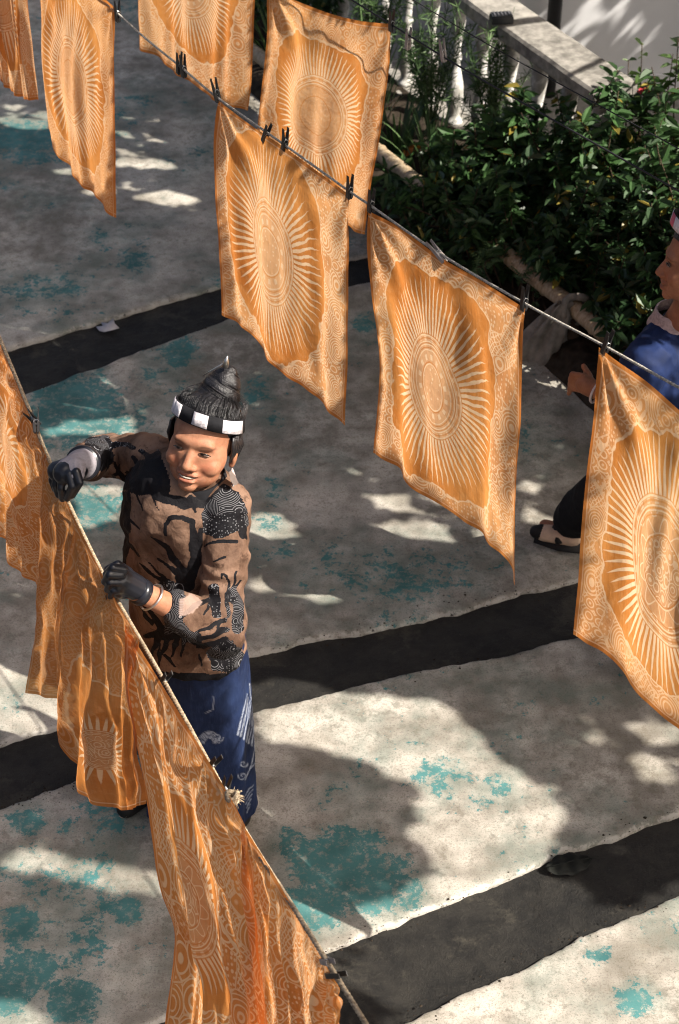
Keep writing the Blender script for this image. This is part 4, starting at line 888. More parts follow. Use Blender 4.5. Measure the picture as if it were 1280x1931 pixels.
# ------------------------------------------------------------------ the woman at the foreground rope
def woman():
    f = Vector((-.67, -.74, 0)).normalized(); s = Vector((.74, -.67, 0)).normalized(); Z = Vector((0, 0, 1))
    B3 = Matrix((s, -f, Z)).transposed()                         # body frame
    RS, LS = Vector((-.475, 3.79, 1.262)), Vector((-.282, 3.61, 1.245))
    RE, RW = aty(196, 858, 3.93), aty(150, 876, 3.71); LE, LW = Vector((-.296, 3.445, .985)), Vector((-.468, 3.395, 1.148))
    hipc = Vector((-.392, 3.678, .84)); root = empty('person', (-.37, 3.69, 0)); tag(root, 'woman in brown batik jacket and indigo skirt pegging cloth with black gloves', 'person')
    fm = frame((-.333, 3.66, 1.395), (-.285, -.91, .31), R(6), .965, 1.05, .93)
    RF, LF = atz(300, 1490, .0), atz(440, 1560, .0)
    # body
    b = MB(); put(b, head_solids(), fm)
    b.cap(fm@Vector((0, .028, -.05)), Vector((-.365, 3.715, 1.255)), .050, .056); mid = (RS+LS)/2
    b.ell(mid+Vector((0, 0, -.12))+f*.02, (.145, .098, .20), B3); b.ell(hipc+Z*.06, (.120, .09, .16), B3); b.ell(hipc-Z*.04, (.130, .10, .11), B3)
    b.cap(mid-s*.05, RS, .060, .050); b.cap(mid+s*.05, LS, .060, .050)
    b.cap(RS, RE, .046, .038); b.cap(RE, RW, .038, .024); b.cap(LS, LE, .046, .039); b.cap(LE, LW, .040, .027)
    for side, F_, in ((-1, RF), (1, LF)):
        hp = hipc+s*.075*side-Z*.03; kn = (hp+F_)/2+f*.03; b.cap(hp, kn, .078, .052); b.cap(kn, F_+Z*.09, .052, .036); b.cap(F_+Z*.07, F_+Z*.035, .036, .034); b.cap(F_+Z*.032, F_+f*.12+Z*.024, .032, .022)
    b.cap(LW, LW+(LW-LE).normalized()*.05, .027, .030); b.cap(RW, RW+(RW-RE).normalized()*.02, .022, .020)
    me = b.remesh(.0032, 9, .5); co, mk = shape_face(coords(me), fm); setcoords(me, co); cattr(me, 'mk', mk); body = link('body', me, MAT['skin'], root)
    eyes(root, fm, .0026)
    q = MB(); q.tube([(-.020, -.0865, -.0585), (-.010, -.0920, -.0613), (0, -.0932, -.0620), (.010, -.0920, -.0613), (.020, -.0865, -.0585)], [.0008, .0022, .0026, .0022, .0008], 8); t = MB(); put(t, q, fm); t.build('teeth', MAT['teeth'], root)
    # hair with coiled topknot
    h = hair_cap(root, fm); hair = h.build('hair', MAT['hair'], root)
    base, tip = Vector((.004, .035, .128)), Vector((.020, .066, .236)); ax = (tip-base); u = ax.normalized(); a1 = u.orthogonal().normalized(); a2 = u.cross(a1); k = MB()
    nu, nv = 64, 90; vs = []
    for jj in range(nv):
        t = jj/(nv-1); R0 = .051*max(0, 1-t**2.3)**.62+.0005
        for ii in range(nu):
            ph = 2*math.pi*ii/nu; w_ = noise.noise(Vector((math.cos(ph)*1.5, math.sin(ph)*1.5, t*4))); q_ = (ph/(2*math.pi)+t**.95*3.6+.22*w_) % 1.0
            rr = R0*(1+.19*(abs(math.sin(math.pi*q_))**.55-.62)+.05*w_)+.0009*math.sin((q_*9+t*3)*6.28)
            vs.append(base-u*.030+ax*(t*1.12)+(a1*math.cos(ph)+a2*math.sin(ph))*rr)
    k.add(vs, [(jj*nu+ii, jj*nu+(ii+1) % nu, (jj+1)*nu+(ii+1) % nu, (jj+1)*nu+ii) for jj in range(nv-1) for ii in range(nu)])
    for q_ in range(46):
        t0 = random.Random(q_).uniform(0, .75); p0_ = random.Random(q_+99).uniform(0, 6.28); ss_ = []
        for m_ in range(9):
            t = t0+.022*m_; R0 = (.051*max(0, 1-t**2.3)**.62)*1.06; ph = p0_-m_*.28; ss_.append(base-u*.030+ax*(t*1.12)+(a1*math.cos(ph)+a2*math.sin(ph))*R0)
        k.tube(ss_, [.0004]+[.0011]*7+[.0004], 4)
    kk = MB(); put(kk, k, fm); kk.build('topknot', MAT['hair'], hair)
    wis = MB(); rs = random.Random(3)
    for i in range(170):
        a = rs.uniform(-1.9, 1.9); st = Vector((math.sin(a)*.083, .015-math.cos(a)*.095, .105-.02*abs(a))); en = base+Vector((math.sin(a)*.050, -math.cos(a)*.05+.01, rs.uniform(-.01, .03))); m = (st+en)/2+Vector((math.sin(a)*.014, -math.cos(a)*.010, .022)); wis.tube([st, m, en], [.0006, .0008, .0005], 4)
    w2 = MB(); put(w2, wis, fm); w2.build('strands', MAT['hair'], hair)
    for sg in (-1, 1):
        sd = MB()
        for i in range(16): sd.tube([(sg*.080, -.03+.004*i, .06), (sg*(.083+.002*(i % 3)), -.026+.0045*i, .02), (sg*.076, -.012+.0035*i, -.02-.0015*i)], [.0035, .004, .001], 5)
        s2 = MB(); put(s2, sd, fm); s2.build('side_lock', MAT['hair'], hair)
    band(root, fm, .16, .0905, [(-1.45, -.95, 'white_panel'), (-.92, -.55, 'white_panel'), (-.10, .32, 'white_panel'), (.74, 1.50, 'white_panel')], rl=.10)
    # hairpin through the tip of the knot
    pa, pb = aty(383, 708, (fm@tip).y-.02), aty(426, 682, (fm@tip).y-.035); pin = MB().tube([pa, pa+(pb-pa)*.3, pb], .0017, 6).build('hairpin', MAT['silver'], root)
    d = (pb-pa).normalized(); MB().tube([pb-d*.004+Vector((0, 0, -.012)), pb+Vector((.001, 0, .002)), pb+Vector((.004, 0, .016))], [.009, .006, .0006], 10).build('pin_head', MAT['silver'], pin)
    # earring
    e0 = fm@Vector((.082, .004, -.044)); er = MB().tube([e0+Vector((0, 0, .004)), e0+Vector((.002, -.008, -.012)), e0+Vector((.002, -.012, -.030))], [.002, .0065, .0055], 8).build('earring', MAT['tassel'], root)
    t = MB()
    for i in range(9): t.tube([e0+Vector((.002, -.012, -.028)), e0+Vector((.004*math.cos(i*.7)+.001, -.014+.004*math.sin(i*.7), -.062))], [.0016, .0012], 4)
    t.build('tassel', MAT['silver'], er)
    # jacket
    j = MB(); c1 = mid+f*.045; j.ell(c1+Vector((0, 0, -.10)), (.160, .122, .205), B3, 40, 26); j.ell(c1+Vector((-.005, 0, -.26)), (.154, .128, .22), B3, 40, 26)
    hc = Vector((-.400, 3.660, .745)); prof = []
    m3 = B3 @ Matrix.Diagonal((.158, .132, 1)).to_3x3(); j.lathe([(.90, .40), (.97, .22), (1.0, .10), (1.03, .0)], hc, 48, m3)
    j.cap(mid-s*.06, RS, .072, .064, 20); j.cap(mid+s*.06, LS, .072, .066, 20); j.cap(mid+Z*.0, mid+Z*.035, .085, .062, 20)
    RC = RE+(RW-RE)*.72; LC = LE+(LW-LE)*.58
    j.cap(RS, RE, .060, .054, 20); j.cap(RE, RC, .054, .045, 20); j.cap(LS, LE+Vector((.008, 0, .0)), .060, .056, 20); j.cap(LE, LC, .058, .050, 20); j.cap(LE+Vector((.008, 0, -.02)), (LE+LC)/2+Z*-.03, .054, .040, 20)
    me = j.remesh(.0042, 3, .5)
    wrinkle(me, .0085, 8, 2, (1, 1, 1.2)); wrinkle(me, .0035, 21, 5); co = coords(me)
    for (A, Bp) in ((LS, LE), (LE, LC), (RS, RE), (RE, RC)):        # ring folds round the sleeves
        d = np.array(Bp-A); L = np.linalg.norm(d); d /= L; q = co-np.array(A); t = q@d; dist = np.linalg.norm(q-t[:, None]*d, axis=1); wgt = np.exp(-(dist/.085)**4)*np.exp(-((t/L-.55)/.55)**4)
        rad = (q-t[:, None]*d)/np.maximum(dist, 1e-4)[:, None]; co += rad*(.0055*np.sin(t*85+11*nz(co, 7, 4))*(.45+.9*np.abs(nz(co, 6, 8))))[:, None]*wgt[:, None]
    setcoords(me, co)
    strokes = [([(312,1012),(311,990),(322,976),(345,972),(361,985),(366,1010),(364,1050),(358,1085),(346,1098)], 2.5, 8), ([(285,1012),(315,1036),(345,1078)], 1.5, 8), ([(296,1052),(330,1078),(350,1092)], 2, 8), ([(262,1062),(290,1085),(320,1100)], 1, 5), ([(278,1060),(310,1090)], 1, 4),
        ([(345,1085),(352,1098)], 16, 16), ([(272,1200),(320,1192)], 3, 16), ([(285,1238),(300,1200)], 2, 7), ([(300,1246),(318,1204)], 2, 7), ([(322,1240),(336,1202)], 2, 6), ([(342,1236),(348,1206)], 2, 5), ([(378,1000),(372,1060),(362,1095)], 5, 6), ([(258,930),(272,965)], 3, 1), ([(285,930),(302,968)], 3, 1),
        ([(334,1170),(365,1142),(402,1126)], 4, 5), ([(380,1160),(400,1136)], 1, 4), ([(362,1194),(395,1184),(424,1168)], 2, 5), ([(368,1207),(400,1199),(426,1186)], 3, 6), ([(372,1220),(426,1208)], 4, 6), ([(345,1192),(368,1206)], 12, 14), ([(418,1092),(420,1084),(426,1086),(430,1100),(428,1122)], 2, 3), ([(446,1078),(438,1105),(430,1122)], 2, 3), ([(452,1092),(440,1112)], 2, 3),
        ([(402,1108),(408,1158)], 9, 8), ([(436,1120),(450,1140),(448,1180)], 11, 12), ([(275,905),(300,936),(350,948),(395,946),(428,925)], 9, 12), ([(215,872),(236,905)], 3, 4), ([(196,846),(224,836),(255,842)], 7, 4), ([(250,860),(262,880)], 4, 5), ([(360,940),(366,968)], 7, 2), ([(456,1000),(459,1012)], 8, 6), ([(330,1256),(312,1236)], 2, 3),
        ([(426,1120),(430,1160)], 4, 4), ([(416,1170),(410,1190)], 4, 2), ([(250,1110),(280,1150),(300,1180)], 2, 6), ([(262,1145),(285,1175)], 1, 5), ([(385,1030),(420,1018),(445,1022)], 2, 4), ([(398,1060),(425,1050)], 1, 3), ([(240,975),(262,1000)], 4, 1), ([(246,1030),(262,1048)], 4, 1), ([(225,880),(215,900)], 4, 3), ([(268,850),(285,870)], 5, 6), ([(300,1215),(300,1255)], 2, 2), ([(375,1235),(380,1255)], 3, 2)]
    polys = [[(392,940),(430,915),(448,930),(470,965),(466,992),(440,1004),(402,1018),(382,1000),(378,970)], [(224,922),(246,928),(246,1010),(236,1085),(196,1095),(200,1000)], [(240,888),(262,870),(300,846),(320,900),(318,935),(252,932),(226,918)], [(300,1092),(348,1102),(346,1195),(312,1196)],
        [(388,1224),(440,1206),(462,1232),(462,1275),(400,1262)], [(160,822),(206,822),(216,862),(196,890),(168,886)], [(200,1262),(300,1266),(400,1272),(480,1262),(480,1320),(200,1320)]]
    dk, vis, px = paint(me, strokes, polys); co = coords(me); dk = np.where(vis, dk, (nz(co, 11, 3) > .05)*1.0)
    deco = np.zeros(len(co))
    for poly in [polys[0], polys[3], polys[4], [(425,1105),(470,1105),(470,1200),(425,1200)], [(160,815),(310,815),(310,850),(160,850)], [(395,1100),(420,1100),(420,1165),(395,1165)], [(345,1180),(372,1180),(372,1215),(345,1215)]]: deco = np.maximum(deco, inpoly(px, poly)*1.0)
    pale = inpoly(px, [(338,1130),(360,1118),(382,1135),(360,1158),(340,1160)])*1.0*vis
    attr(me, 'dark', dk); attr(me, 'deco', deco); attr(me, 'pale', pale*.6); jacket = link('jacket', me, MAT['jacket'], root)
    # stand collar with turned lapel
    n = 40; v = []; cc = fm@Vector((0, .012, -.098)); cc.z -= .004
    for kz, (z, rr) in enumerate(((-.035, .088), (-.01, .074), (.014, .068), (.016, .064), (-.01, .066))):
        for i in range(n): a = 2*math.pi*i/n; v.append(cc+B3@Vector((math.cos(a)*rr, math.sin(a)*rr*.95, z+.010*math.sin(a))))
    link('collar', mesh('collar', v, [(k_*n+i, k_*n+(i+1) % n, (k_+1)*n+(i+1) % n, (k_+1)*n+i) for k_ in range(4) for i in range(n)]), MAT['black_cloth'], jacket)
    lp = [aty(432, 890, 3.60), aty(440, 900, 3.60), aty(446, 914, 3.59), aty(441, 916, 3.585), aty(434, 905, 3.585)]; lpv = lp+[p+Vector((.004, .012, -.004)) for p in lp]; k_ = len(lp)
    link('lapel', mesh('lapel', lpv, [tuple(range(k_)), tuple(reversed(range(k_, 2*k_)))]+[(i, k_+i, k_+(i+1) % k_, (i+1) % k_) for i in range(k_)], False), plain('faded_lining', (.15, .12, .105), .8, .2, .3), jacket)
    # skirt
    n, m = 96, 60; v = []
    for jz in range(m):
        t = jz/(m-1); z = .90-.835*t; c = Vector((-.385, 3.672, 0)).lerp(Vector((-.392, 3.70, 0)), t); w_ = .146+.022*math.sin(min(1, t*1.2)*math.pi*.75)-.012*t; dp = .118+.025*t
        for i in range(n):
            a = 2*math.pi*i/n; fo = 1+(.012+.075*t)*math.sin(6*a+1.3+1.5*t)*(.6+.4*math.sin(2*a))+.03*t*math.sin(11*a+2*t); v.append(c+B3@Vector((math.cos(a)*w_*fo, math.sin(a)*dp*fo, 0))+Z*(z+.012*math.sin(3*a)*t))
    me = mesh('skirt', v, [(jz*n+i, (jz+1)*n+i, (jz+1)*n+(i+1) % n, jz*n+(i+1) % n) for jz in range(m-1) for i in range(n)])
    sk = link('skirt', me, MAT['skirt'], root)
    bm = bmesh.new(); bm.from_mesh(me); bmesh.ops.subdivide_edges(bm, edges=bm.edges[:], cuts=2, use_grid_fill=True); bm.to_mesh(me); bm.free(); me.polygons.foreach_set('use_smooth', [True]*len(me.polygons)); wrinkle(me, .005, 9, 5, (1, 1, .35)); wrinkle(me, .002, 24, 8, (1, 1, .6))
    motif = []
    def spiral(cx, cy, r, turns=1.3, k=1): return [(cx+k*math.cos(t)*r*(1-t/(turns*7)), cy+math.sin(t)*r*(1-t/(turns*7))) for t in np.linspace(0, turns*6.28, 22)]
    for i in range(7): motif.append(([(466+i*2.5, 1310+i*5), (456+i*4.5, 1350+i*6), (449+i*5, 1385+i*4)], .8, 1.6))
    for i in range(5): a = i*.28; motif.append(([(372+20*math.cos(math.pi+t*(1+.0*i))*(1-.14*i)+22, 1402+22*math.sin(math.pi+t)*(1-.14*i)) for t in np.linspace(0, 3.1, 14)], .9, .9))
    motif += [(spiral(412, 1392, 9), 1.2, 1.0), (spiral(459, 1440, 8), 1.1, .9), (spiral(457, 1462, 8, 1.2, -1), 1.1, .9), ([(462,1470),(474,1440),(480,1408),(481,1390)], 1.2, .8), ([(470,1450),(484,1436)], 1.2, .8)]
    for i in range(5): motif.append(([(478-i*1.5, 1480+i*9), (470, 1486+i*9), (462+i, 1500+i*8)], 1, .7))
    motif += [([(386,1345),(402,1338),(402,1312)], .8, .6), ([(470,1290),(474,1320)], 1.2, .6)]
    dm, _, _ = paint(me, motif, [], 2); attr(me, 'deco', dm)
    for F_ in (RF, LF):
        sh = MB(); sh.cap(F_-f*.02+Z*.034, F_+f*.13+Z*.026, .040, .030); sh.cap(F_+Z*.06, F_+Z*.04, .042, .040); sm = sh.remesh(.005, 4); cz = coords(sm); cz[:, 2] = np.maximum(cz[:, 2], .002); setcoords(sm, cz); so2 = link('shoe', sm, MAT['shoe'], root)
        MB().tube([F_-f*.045+Z*.004, F_+f*.05+Z*.004, F_+f*.15+Z*.005], [(.036, .004), (.040, .004), (.026, .004)], 12).build('sole', MAT['tan'], so2)
    # gloves
    def glove(name, palm, fingers, cuff=None):
        g = MB()
        for a, bb, r1, r2 in palm: g.cap(a, bb, r1, r2, 14)
        for ch, r in fingers:
            for i in range(len(ch)-1): g.cap(ch[i], ch[i+1], r*(1-.10*i), r*(1-.10*(i+1)), 12)
        me = g.remesh(.0026, 3, .5); return link(name, me, MAT['glove_black'], root)
    H = lambda x, y, d: aty(x, y, 3.655+d)
    g1 = glove('glove', [(H(140, 884, .03), H(122, 892, .0), .036, .030), (H(140, 884, .03), H(108, 888, .025), .034, .026)],
        [((H(130, 894, -.02), H(136, 917, -.035), H(127, 940, -.015)), .0112), ((H(119, 896, -.005), H(115, 920, -.02), H(118, 941, -.005)), .0112), ((H(109, 893, .015), H(104, 914, .005), H(110, 934, .005)), .0105), ((H(101, 888, .03), H(97, 905, .022), H(103, 923, .015)), .0095), ((H(144, 890, -.02), H(150, 910, -.035), H(136, 934, -.018)), .0118)])
    kn = MB(); ax = (H(138, 886, .03)-RE).normalized(); kn.cap(RW-ax*.05, RW, .040, .037, 20); kn.cap(RW, H(130, 888, .012), .037, .034, 20); kn.cap(H(140, 884, .01), H(143, 893, -.012), .030, .022, 16); km = kn.remesh(.004, 3); wrinkle(km, .0025, 16, 7); kc = link('knit_back', km, MAT['glove_knit'], g1)
    MB().tube([RW-ax*.020, RW-ax*.030, RW-ax*.044], [.043, .0455, .043], 24).build('cuff_rim', MAT['glove_black'], g1)
    H2 = lambda x, y, d: aty(x, y, 3.375+d)
    g2 = glove('glove', [(H2(256, 1108, .015), H2(230, 1094, 0), .032, .033), (H2(246, 1104, .01), H2(228, 1108, 0), .030, .028)],
        [((H2(234, 1074, -.01), H2(212, 1070, -.02), H2(200, 1082, -.012)), .0112), ((H2(228, 1084, -.018), H2(206, 1084, -.03), H2(197, 1097, -.015)), .0112), ((H2(228, 1098, -.022), H2(207, 1099, -.03), H2(202, 1112, -.015)), .0106), ((H2(232, 1112, -.02), H2(214, 1114, -.026), H2(208, 1125, -.012)), .0098), ((H2(242, 1078, .02), H2(222, 1064, .022), H2(203, 1073, .008)), .0118)])
    gc = (LW-LE).normalized(); MB().tube([LW+gc*.000, LW+gc*.010, LW+gc*.022], [.0325, .034, .033], 24).build('cuff_rim', MAT['glove_black'], g2)
    bc = LW-gc*.022; o1 = gc.orthogonal().normalized(); o2 = gc.cross(o1); ring = [bc+(o1*math.cos(t)+o2*math.sin(t))*.0345+gc*.006*math.cos(t) for t in np.linspace(0, 2*math.pi*.97, 40)]
    MB().tube(ring, .0028, 8).build('bracelet', MAT['silver'], root)
    return [body, jacket, hair]
SHADE_FREE = woman()
# ------------------------------------------------------------------ the person in blue at the right edge
def person_blue():
    F = Vector((-.93, .30, -.08)); f = Vector((-.80, .60, 0)).normalized(); s = Z_ = None
    Z = Vector((0, 0, 1)); s = Z.cross(f).normalized(); B3 = Matrix((s, -f, Z)).transposed()
    root = tag(empty('person', (.99, 4.55, 0)), 'person in blue top walking behind the flower wheel cloth at right edge', 'person')
    hcn = aty(1312, 504, 4.42); fm = frame(hcn, (-.97, .12, .04), R(-8), .93)
    sh = aty(1272, 640, 4.50); mid = sh.copy(); RSh, LSh = mid-s*.16, mid+s*.16
    LHnd = aty(1104, 726, 4.62); LEl = aty(1215, 770, 4.42); hipc = Vector((mid.x+.10, mid.y-.06, .84))
    ffoot = atz(1078, 1026, .03); bfoot = Vector((1.10, 4.30, 0))
    b = MB(); put(b, head_solids(), fm); b.cap(fm@Vector((0, .03, -.05)), mid+Z*.02, .048, .054); b.ell(mid+Vector((.03, 0, -.15)), (.15, .10, .2), B3); b.ell(hipc, (.15, .11, .15), B3)
    RW_ = aty(1120, 735, 4.60); b.cap(LSh, LEl, .046, .038); b.cap(LEl, RW_, .036, .027); b.cap(RSh, RSh+Vector((0, 0, -.26)), .046, .038); b.cap(RSh+Vector((0, 0, -.26)), RSh+f*.2+Vector((0, 0, -.30)), .036, .027)
    for hp, F_ in ((hipc-s*.07, ffoot), (hipc+s*.07, bfoot)): kn = (hp+F_)/2+f*.05; b.cap(hp, kn, .075, .052); b.cap(kn, F_+Z*.09, .05, .034); b.cap(F_+Z*.04, F_+f*.11+Z*.03, .030, .022)
    # hand: palm, fingers and thumb
    hd = (LHnd-RW_).normalized(); b.cap(RW_, LHnd, .028, .030)
    for k in range(4): o = (k-1.5)*.017; a = LHnd+Z*o+hd*.012; b.cap(a, a+hd*.03+f*.008-Z*.012, .0098, .009); b.cap(a+hd*.03+f*.008-Z*.012, a+hd*.034+f*.01-Z*.036, .009, .0075)
    b.cap(LHnd+Z*.02-s*.02, LHnd+Z*.035+hd*.03-s*.03, .011, .009)
    me = b.remesh(.0042, 4); co, mk = shape_face(coords(me), fm); setcoords(me, co); cattr(me, 'mk', mk); body = link('body', me, MAT['skin'], root)
    eyes(root, fm); hair = hair_cap(root, fm).build('hair', MAT['hair'], root)
    k = MB(); put(k, MB().lathe([(.055, 0), (.058, .02), (.04, .06), (.015, .1)], (0, .06, .12), 20), fm); k.build('topknot', MAT['hair'], hair)
    band(root, fm, .55, .0905, [(-1.9, -1.45, 'white_panel'), (-1.4, -.9, 'pink_panel'), (-.85, -.35, 'white_panel'), (-.3, .02, 'white_panel'), (.05, .34, 'pink_panel'), (.37, .68, 'white_panel'), (.71, 1.02, 'pink_panel'), (1.05, 1.75, 'white_panel')], h=.040)
    j = MB(); j.ell(mid+Vector((.03, 0, -.14)), (.185, .145, .23), B3); j.ell(mid+Vector((.07, -.03, -.32)), (.185, .15, .24), B3); j.cap(mid-s*.05, RSh, .075, .066); j.cap(mid+s*.05, LSh, .075, .068)
    j.cap(LSh, LEl, .070, .068); j.cap(LEl, LEl+(RW_-LEl)*.55, .066, .054); j.cap(RSh, RSh+Vector((0, 0, -.24)), .068, .062); jm = j.remesh(.006, 4); wrinkle(jm, .016, 7, 3, (1, 1, .8)); wrinkle(jm, .006, 17, 6)
    blue = plain('blue_cotton', (.008, .019, .072), .75, .25, .35, 18, .5); top = link('blue_top', jm, blue, root)
    n = 36; v = []; cc = mid+Z*.078
    for z, rr in ((-.03, .085), (.0, .070), (.02, .066), (.022, .06)):
        for i in range(n): a = 2*math.pi*i/n; v.append(cc+B3@Vector((math.cos(a)*rr, math.sin(a)*rr, z)))
    link('collar', mesh('collar', v, [(k_*n+i, k_*n+(i+1) % n, (k_+1)*n+(i+1) % n, (k_+1)*n+i) for k_ in range(3) for i in range(n)]), MAT['tassel'], top)
    q = MB(); e0 = fm@Vector((.085, .004, -.05)); q.tube([e0, e0+Vector((-.004, -.01, -.07))], [.004, .003], 6); q.build('earring', MAT['tassel'], root)
    t = MB()
    for hp, F_ in ((hipc-s*.07, ffoot), (hipc+s*.07, bfoot)): kn = (hp+F_)/2+f*.05; t.cap(hp, kn, .115, .105); t.cap(kn, F_+Z*.12, .105, .075)
    t.ell(hipc, (.175, .14, .16), B3); tm = t.remesh(.007, 4); wrinkle(tm, .008, 7, 9); link('trousers', tm, MAT['black_cloth'], root)
    for F_, nm in ((ffoot, 1), (bfoot, 0)):
        sd = Vector((-.9, .25, 0)).normalized(); sh_ = MB(); sh_.cap(F_+Z*.035, F_+sd*.10+Z*.028, .036, .030); sm = sh_.remesh(.005, 3); cz = coords(sm); cz[:, 2] = np.maximum(cz[:, 2], .012); setcoords(sm, cz); o = link('shoe', sm, MAT['tan'], root)
        st = MB(); st.tube([F_+sd*.05+Vector((0, -.038, .02)), F_+sd*.06+Z*.062, F_+sd*.05+Vector((0, .038, .02))], [.012, .014, .012], 8); st.cap(F_+sd*.11+Z*.03, F_+sd*.125+Z*.028, .028, .024); st.build('strap', MAT['shoe'], o)
        MB().tube([F_-sd*.045+Z*.006, F_+sd*.04+Z*.006, F_+sd*.13+Z*.008], [(.032, .006), (.037, .006), (.024, .006)], 12).build('sole', MAT['shoe'], o)
    gd = (LHnd-RW_).normalized(); o1 = gd.orthogonal().normalized(); o2 = gd.cross(o1); MB().tube([RW_-gd*.012+(o1*math.cos(t)+o2*math.sin(t))*.036 for t in np.linspace(0, 6.2, 36)], .004, 8).build('bracelet', MAT['white_panel'], root)
    return [body, top]
SHADE_FREE += person_blue()[:1]
# ------------------------------------------------------------------ trees outside the frame on the sun's side: their crowns shade the yard
LIT = [[(458,1088),(610,1083),(672,1147),(560,1130),(470,1105)],[(478,968),(530,972),(556,1014),(470,1014)],[(135,915),(245,912),(230,1000),(140,1000)],[(-30,1210),(140,1225),(135,1362),(-30,1395)],
 [(-30,1598),(60,1606),(300,1648),(330,1692),(200,1678),(60,1640),(-30,1625)],[(470,1320),(560,1308),(840,1316),(850,1335),(900,1395),(960,1440),(1060,1520),(1040,1590),(850,1720),(640,1790),(520,1850),(440,1760),(560,1690),(700,1700),(840,1660),(780,1560),(800,1500),(690,1430),(560,1400),(480,1405)],
 [(760,1931),(1000,1800),(1200,1700),(1330,1660),(1330,1990),(700,1990)],[(640,1830),(760,1740),(1000,1625),(1060,1640),(1130,1650),(1100,1760),(900,1860),(780,1900)],[(1105,1366),(1300,1372),(1300,1398),(1150,1392)],[(1165,1432),(1300,1435),(1300,1470),(1190,1462)],
 [(672,938),(780,935),(870,968),(760,966)],[(715,988),(800,985),(1000,1018),(900,1022),(760,1010)],[(660,890),(760,893),(740,905)],[(940,912),(1060,918),(1040,934)],[(975,955),(1090,968),(1080,985),(960,985)],[(830,1103),(985,1110),(970,1124),(880,1120)],
 [(700,1208),(760,1215),(780,1240),(730,1225)],[(470,1270),(580,1280),(640,1295),(560,1310),(480,1315)],[(-30,1880),(60,1900),(120,1990),(-30,1990)],
 [(-20,222),(90,230),(88,244),(20,240)],[(-20,200),(50,203),(40,210)],[(60,210),(95,212),(95,224),(70,220)],[(215,222),(250,225),(255,232),(215,230)],[(215,240),(268,246),(275,260),(215,256)],[(215,270),(295,275),(290,281),(215,279)],[(215,283),(305,288),(215,290)],[(215,298),(320,305),(330,318),(215,312)],
 [(215,336),(265,338),(215,342)],[(125,350),(200,356),(310,360),(395,380),(340,386),(215,370),(130,360)],[(288,230),(325,234),(300,236)],[(305,250),(362,260),(320,264)],[(100,318),(145,322),(150,332),(110,328)],[(-20,395),(25,400),(20,412),(-20,410)],[(-20,440),(50,450),(-20,458)],[(330,276),(380,283),(335,284)],
 [(290,336),(320,340),(295,343)],[(275,470),(310,475),(280,477)],[(200,425),(220,427),(205,430)],[(150,384),(195,390),(160,394)],[(640,565),(700,575),(650,580)],[(-20,470),(30,476),(-20,482)],[(655,520),(720,528),(660,535)],[(85,800),(250,790),(260,812),(90,820)],[(230,774),(330,772),(260,780)]]
WALL_LIT = ([(1070, -90), (1235, -90), (1235, 170), (1075, 130)], [(925, -60), (1000, -60), (1022, 60), (985, 40)])
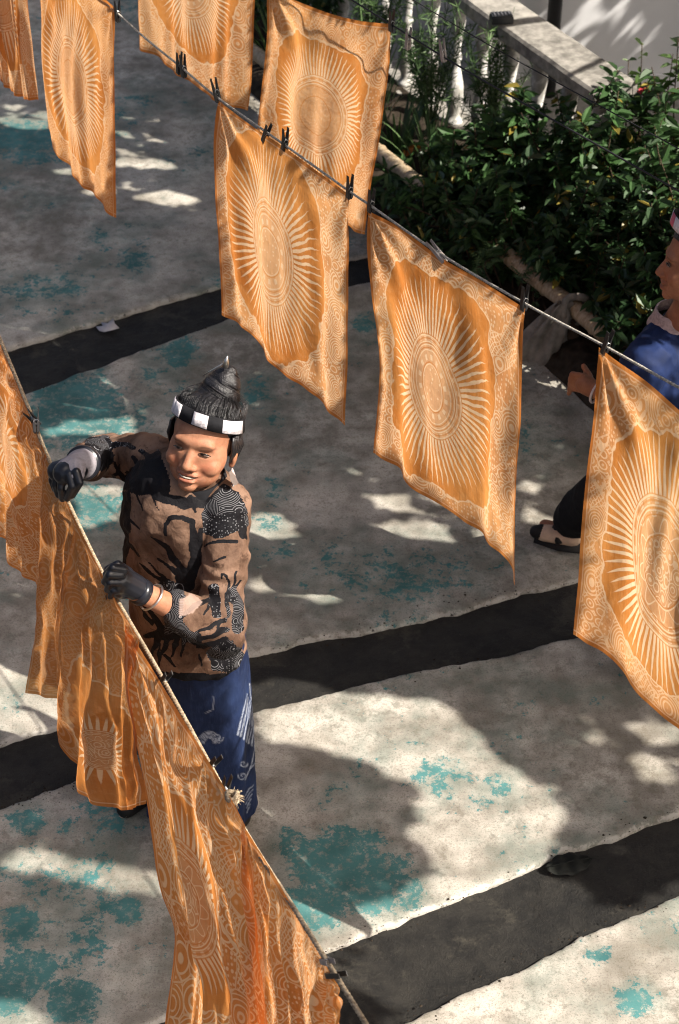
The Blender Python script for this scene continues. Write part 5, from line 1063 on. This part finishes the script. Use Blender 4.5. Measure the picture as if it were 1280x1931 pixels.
def shade_trees():
    bvs = []
    dg = bpy.context.evaluated_depsgraph_get(); dg.update()
    vv = []; ff = []
    for o in CLOTHS+SHADE_FREE:
        b0 = len(vv); mw = pmat(o.parent) @ o.matrix_parent_inverse if o.parent else Matrix(); vv += [mw@v.co for v in o.data.vertices]; ff += [tuple(i+b0 for i in q.vertices) for q in o.data.polygons]
    bvs = [BVHTree.FromPolygons(vv, ff)]
    specs = [('shade_tree', 2.6, 4.6, 3.5, 4.5, 'leafy tree outside the yard on the sunny side, nearest the camera', -2.0, 2.4), ('shade_tree', 4.6, 6.8, 2.8, 3.8, 'leafy tree outside the yard opposite the middle cloths', -2.2, 2.2), ('shade_tree', 6.8, 10.4, 2.6, 3.8, 'leafy tree outside the yard beside the balustrade', -3.0, 2.6)]
    hz = SUNV; sv = -SUNV; SN = np.array(SUNV)
    for name, y0, y1, z0, z1, label, xa, xb in specs:
        # crown filled where its shadow falls on the yard, with the gaps that let the sun patches through
        allv = []; cen = []
        area = (xb-xa)*(y1-y0+.6)
        for size, per in ((.15, 620), (.085, 900), (.05, 1500), (.036, 7000)):
            n = int(area*per); g = np.stack([RNG.uniform(xa, xb, n), RNG.uniform(y0-.3, y1+.3, n), np.zeros(n)], 1); zz = z0+(z1-z0)*RNG.beta(2, 2, n)
            P = g+SN[None]*(zz/SUNV.z)[:, None]; D = rdir(n); N = SN+RNG.normal(size=(n, 3))*.35; L = size*RNG.uniform(.75, 1.2, n)
            v, f, t = leaves(P, D, N, L, L*.6, RNG.uniform(.1, .8, n)); V = v.reshape(n, 6, 3); jit = RNG.normal(size=(n, 2))*np.array([9, 4]); keep = np.ones(n, bool)
            for c_ in (0, 2, 3, 5):
                q = V[:, c_]; gg = q-SN[None]*(q[:, 2:3]/SUNV.z); px = topx_np(gg)
                if c_ == 0: wob = np.stack([nz(gg, 5, 2)*26+nz(gg, 17, 3)*14, nz(gg, 5, 9)*14+nz(gg, 17, 6)*8], 1)*.8+jit
                for poly in LIT: keep &= ~inpoly(px+wob if max(q_[1] for q_ in poly)-min(q_[1] for q_ in poly) > 55 else px, poly)
                for zq in (.6, .9):       # the garden bed itself lies in the sun
                    h = q-SN[None]*((q[:, 2:3]-zq)/SUNV.z); rel = h-np.array(B0); tt = rel@np.array(BD); ss = rel@np.array(BN); keep &= ~((ss > -.12) & (ss < .55) & (tt > -.35) & (tt < 3.0))
            h = P-SN[None]*((P[:, 1:2]-8.5)/SUNV.y); hp = topx_np(h)      # sun patches on the wall
            for poly in WALL_LIT: keep &= ~inpoly(hp, poly)
            for i in np.nonzero(keep)[0]:
                for c_ in ((0, 1, 3, 5) if size > .06 else (1, 3, 5) if size > .04 else (2,)):
                    p = Vector(V[i, c_])
                    if any(b.ray_cast(p, sv)[0] is not None for b in bvs): keep[i] = False; break
            if per > 3000:      # only the thin rim round the cloths' own shadows needs these
                oa = Vector((-SUNV.y, SUNV.x, 0)).normalized()*.06; ob = SUNV.cross(oa).normalized()*.06
                for i in np.nonzero(keep)[0]:
                    p = Vector(V[i, 2]); keep[i] = any(bvs[0].ray_cast(p+d, sv)[0] is not None for d in (oa, -oa, ob, -ob))
            allv.append((V[keep], t.reshape(n, 6)[keep])); cen.append(P[keep])
        V = np.concatenate([a[0] for a in allv]); T = np.concatenate([a[1] for a in allv]).ravel(); k = np.arange(len(V))*6; v = V.reshape(-1, 3); t = T
        f = np.concatenate([np.stack([k, k+1, k+2, k+3], 1), np.stack([k, k+3, k+4, k+5], 1)]).tolist(); cen = np.concatenate(cen); c = cen.mean(0); rad = np.array([(xb-xa)/2, (y1-y0)/2, (z1-z0)/2])
        root = tag(empty(name, (c[0]+1.7, c[1], -.02)), label, 'tree', None); me = mesh('crown', v, f, False); attr(me, 'tint', t); link('crown', me, MAT['leaf2'], root)
        tr = MB(); base = np.array([c[0]+1.7, c[1], -.02]); fork = base+np.array([-.1, 0, c[2]-rad[2]*1.0]); tr.tube(spline([base, (base+fork)/2+np.array([.06, .04, 0]), fork], 10), np.linspace(.14, .09, 10), 12)
        made = 0
        for q in range(160):
            e = cen[RNG.integers(len(cen))]; c8 = spline([fork, (fork+e)/2+np.array([0, 0, .15]), e], 14); gg = topx_np(c8-SN[None]*(c8[:, 2:3]/SUNV.z)); hp = topx_np(c8-SN[None]*((c8[:, 1:2]-8.5)/SUNV.y))
            bad = any(inpoly(gg, poly).any() for poly in LIT) or any(inpoly(hp, poly).any() for poly in WALL_LIT) or any(b.ray_cast(Vector(x), sv)[0] is not None for x in c8 for b in bvs)
            if bad and made >= 2: continue
            if bad: e = fork+(e-fork)*.25; c8 = spline([fork, (fork+e)/2+np.array([0, 0, .1]), e], 8)
            tr.tube(c8, np.linspace(.04, .008, len(c8)), 7); made += 1
            if made > 8: break
        tr.build('trunk', MAT['bark'], root)
shade_trees()
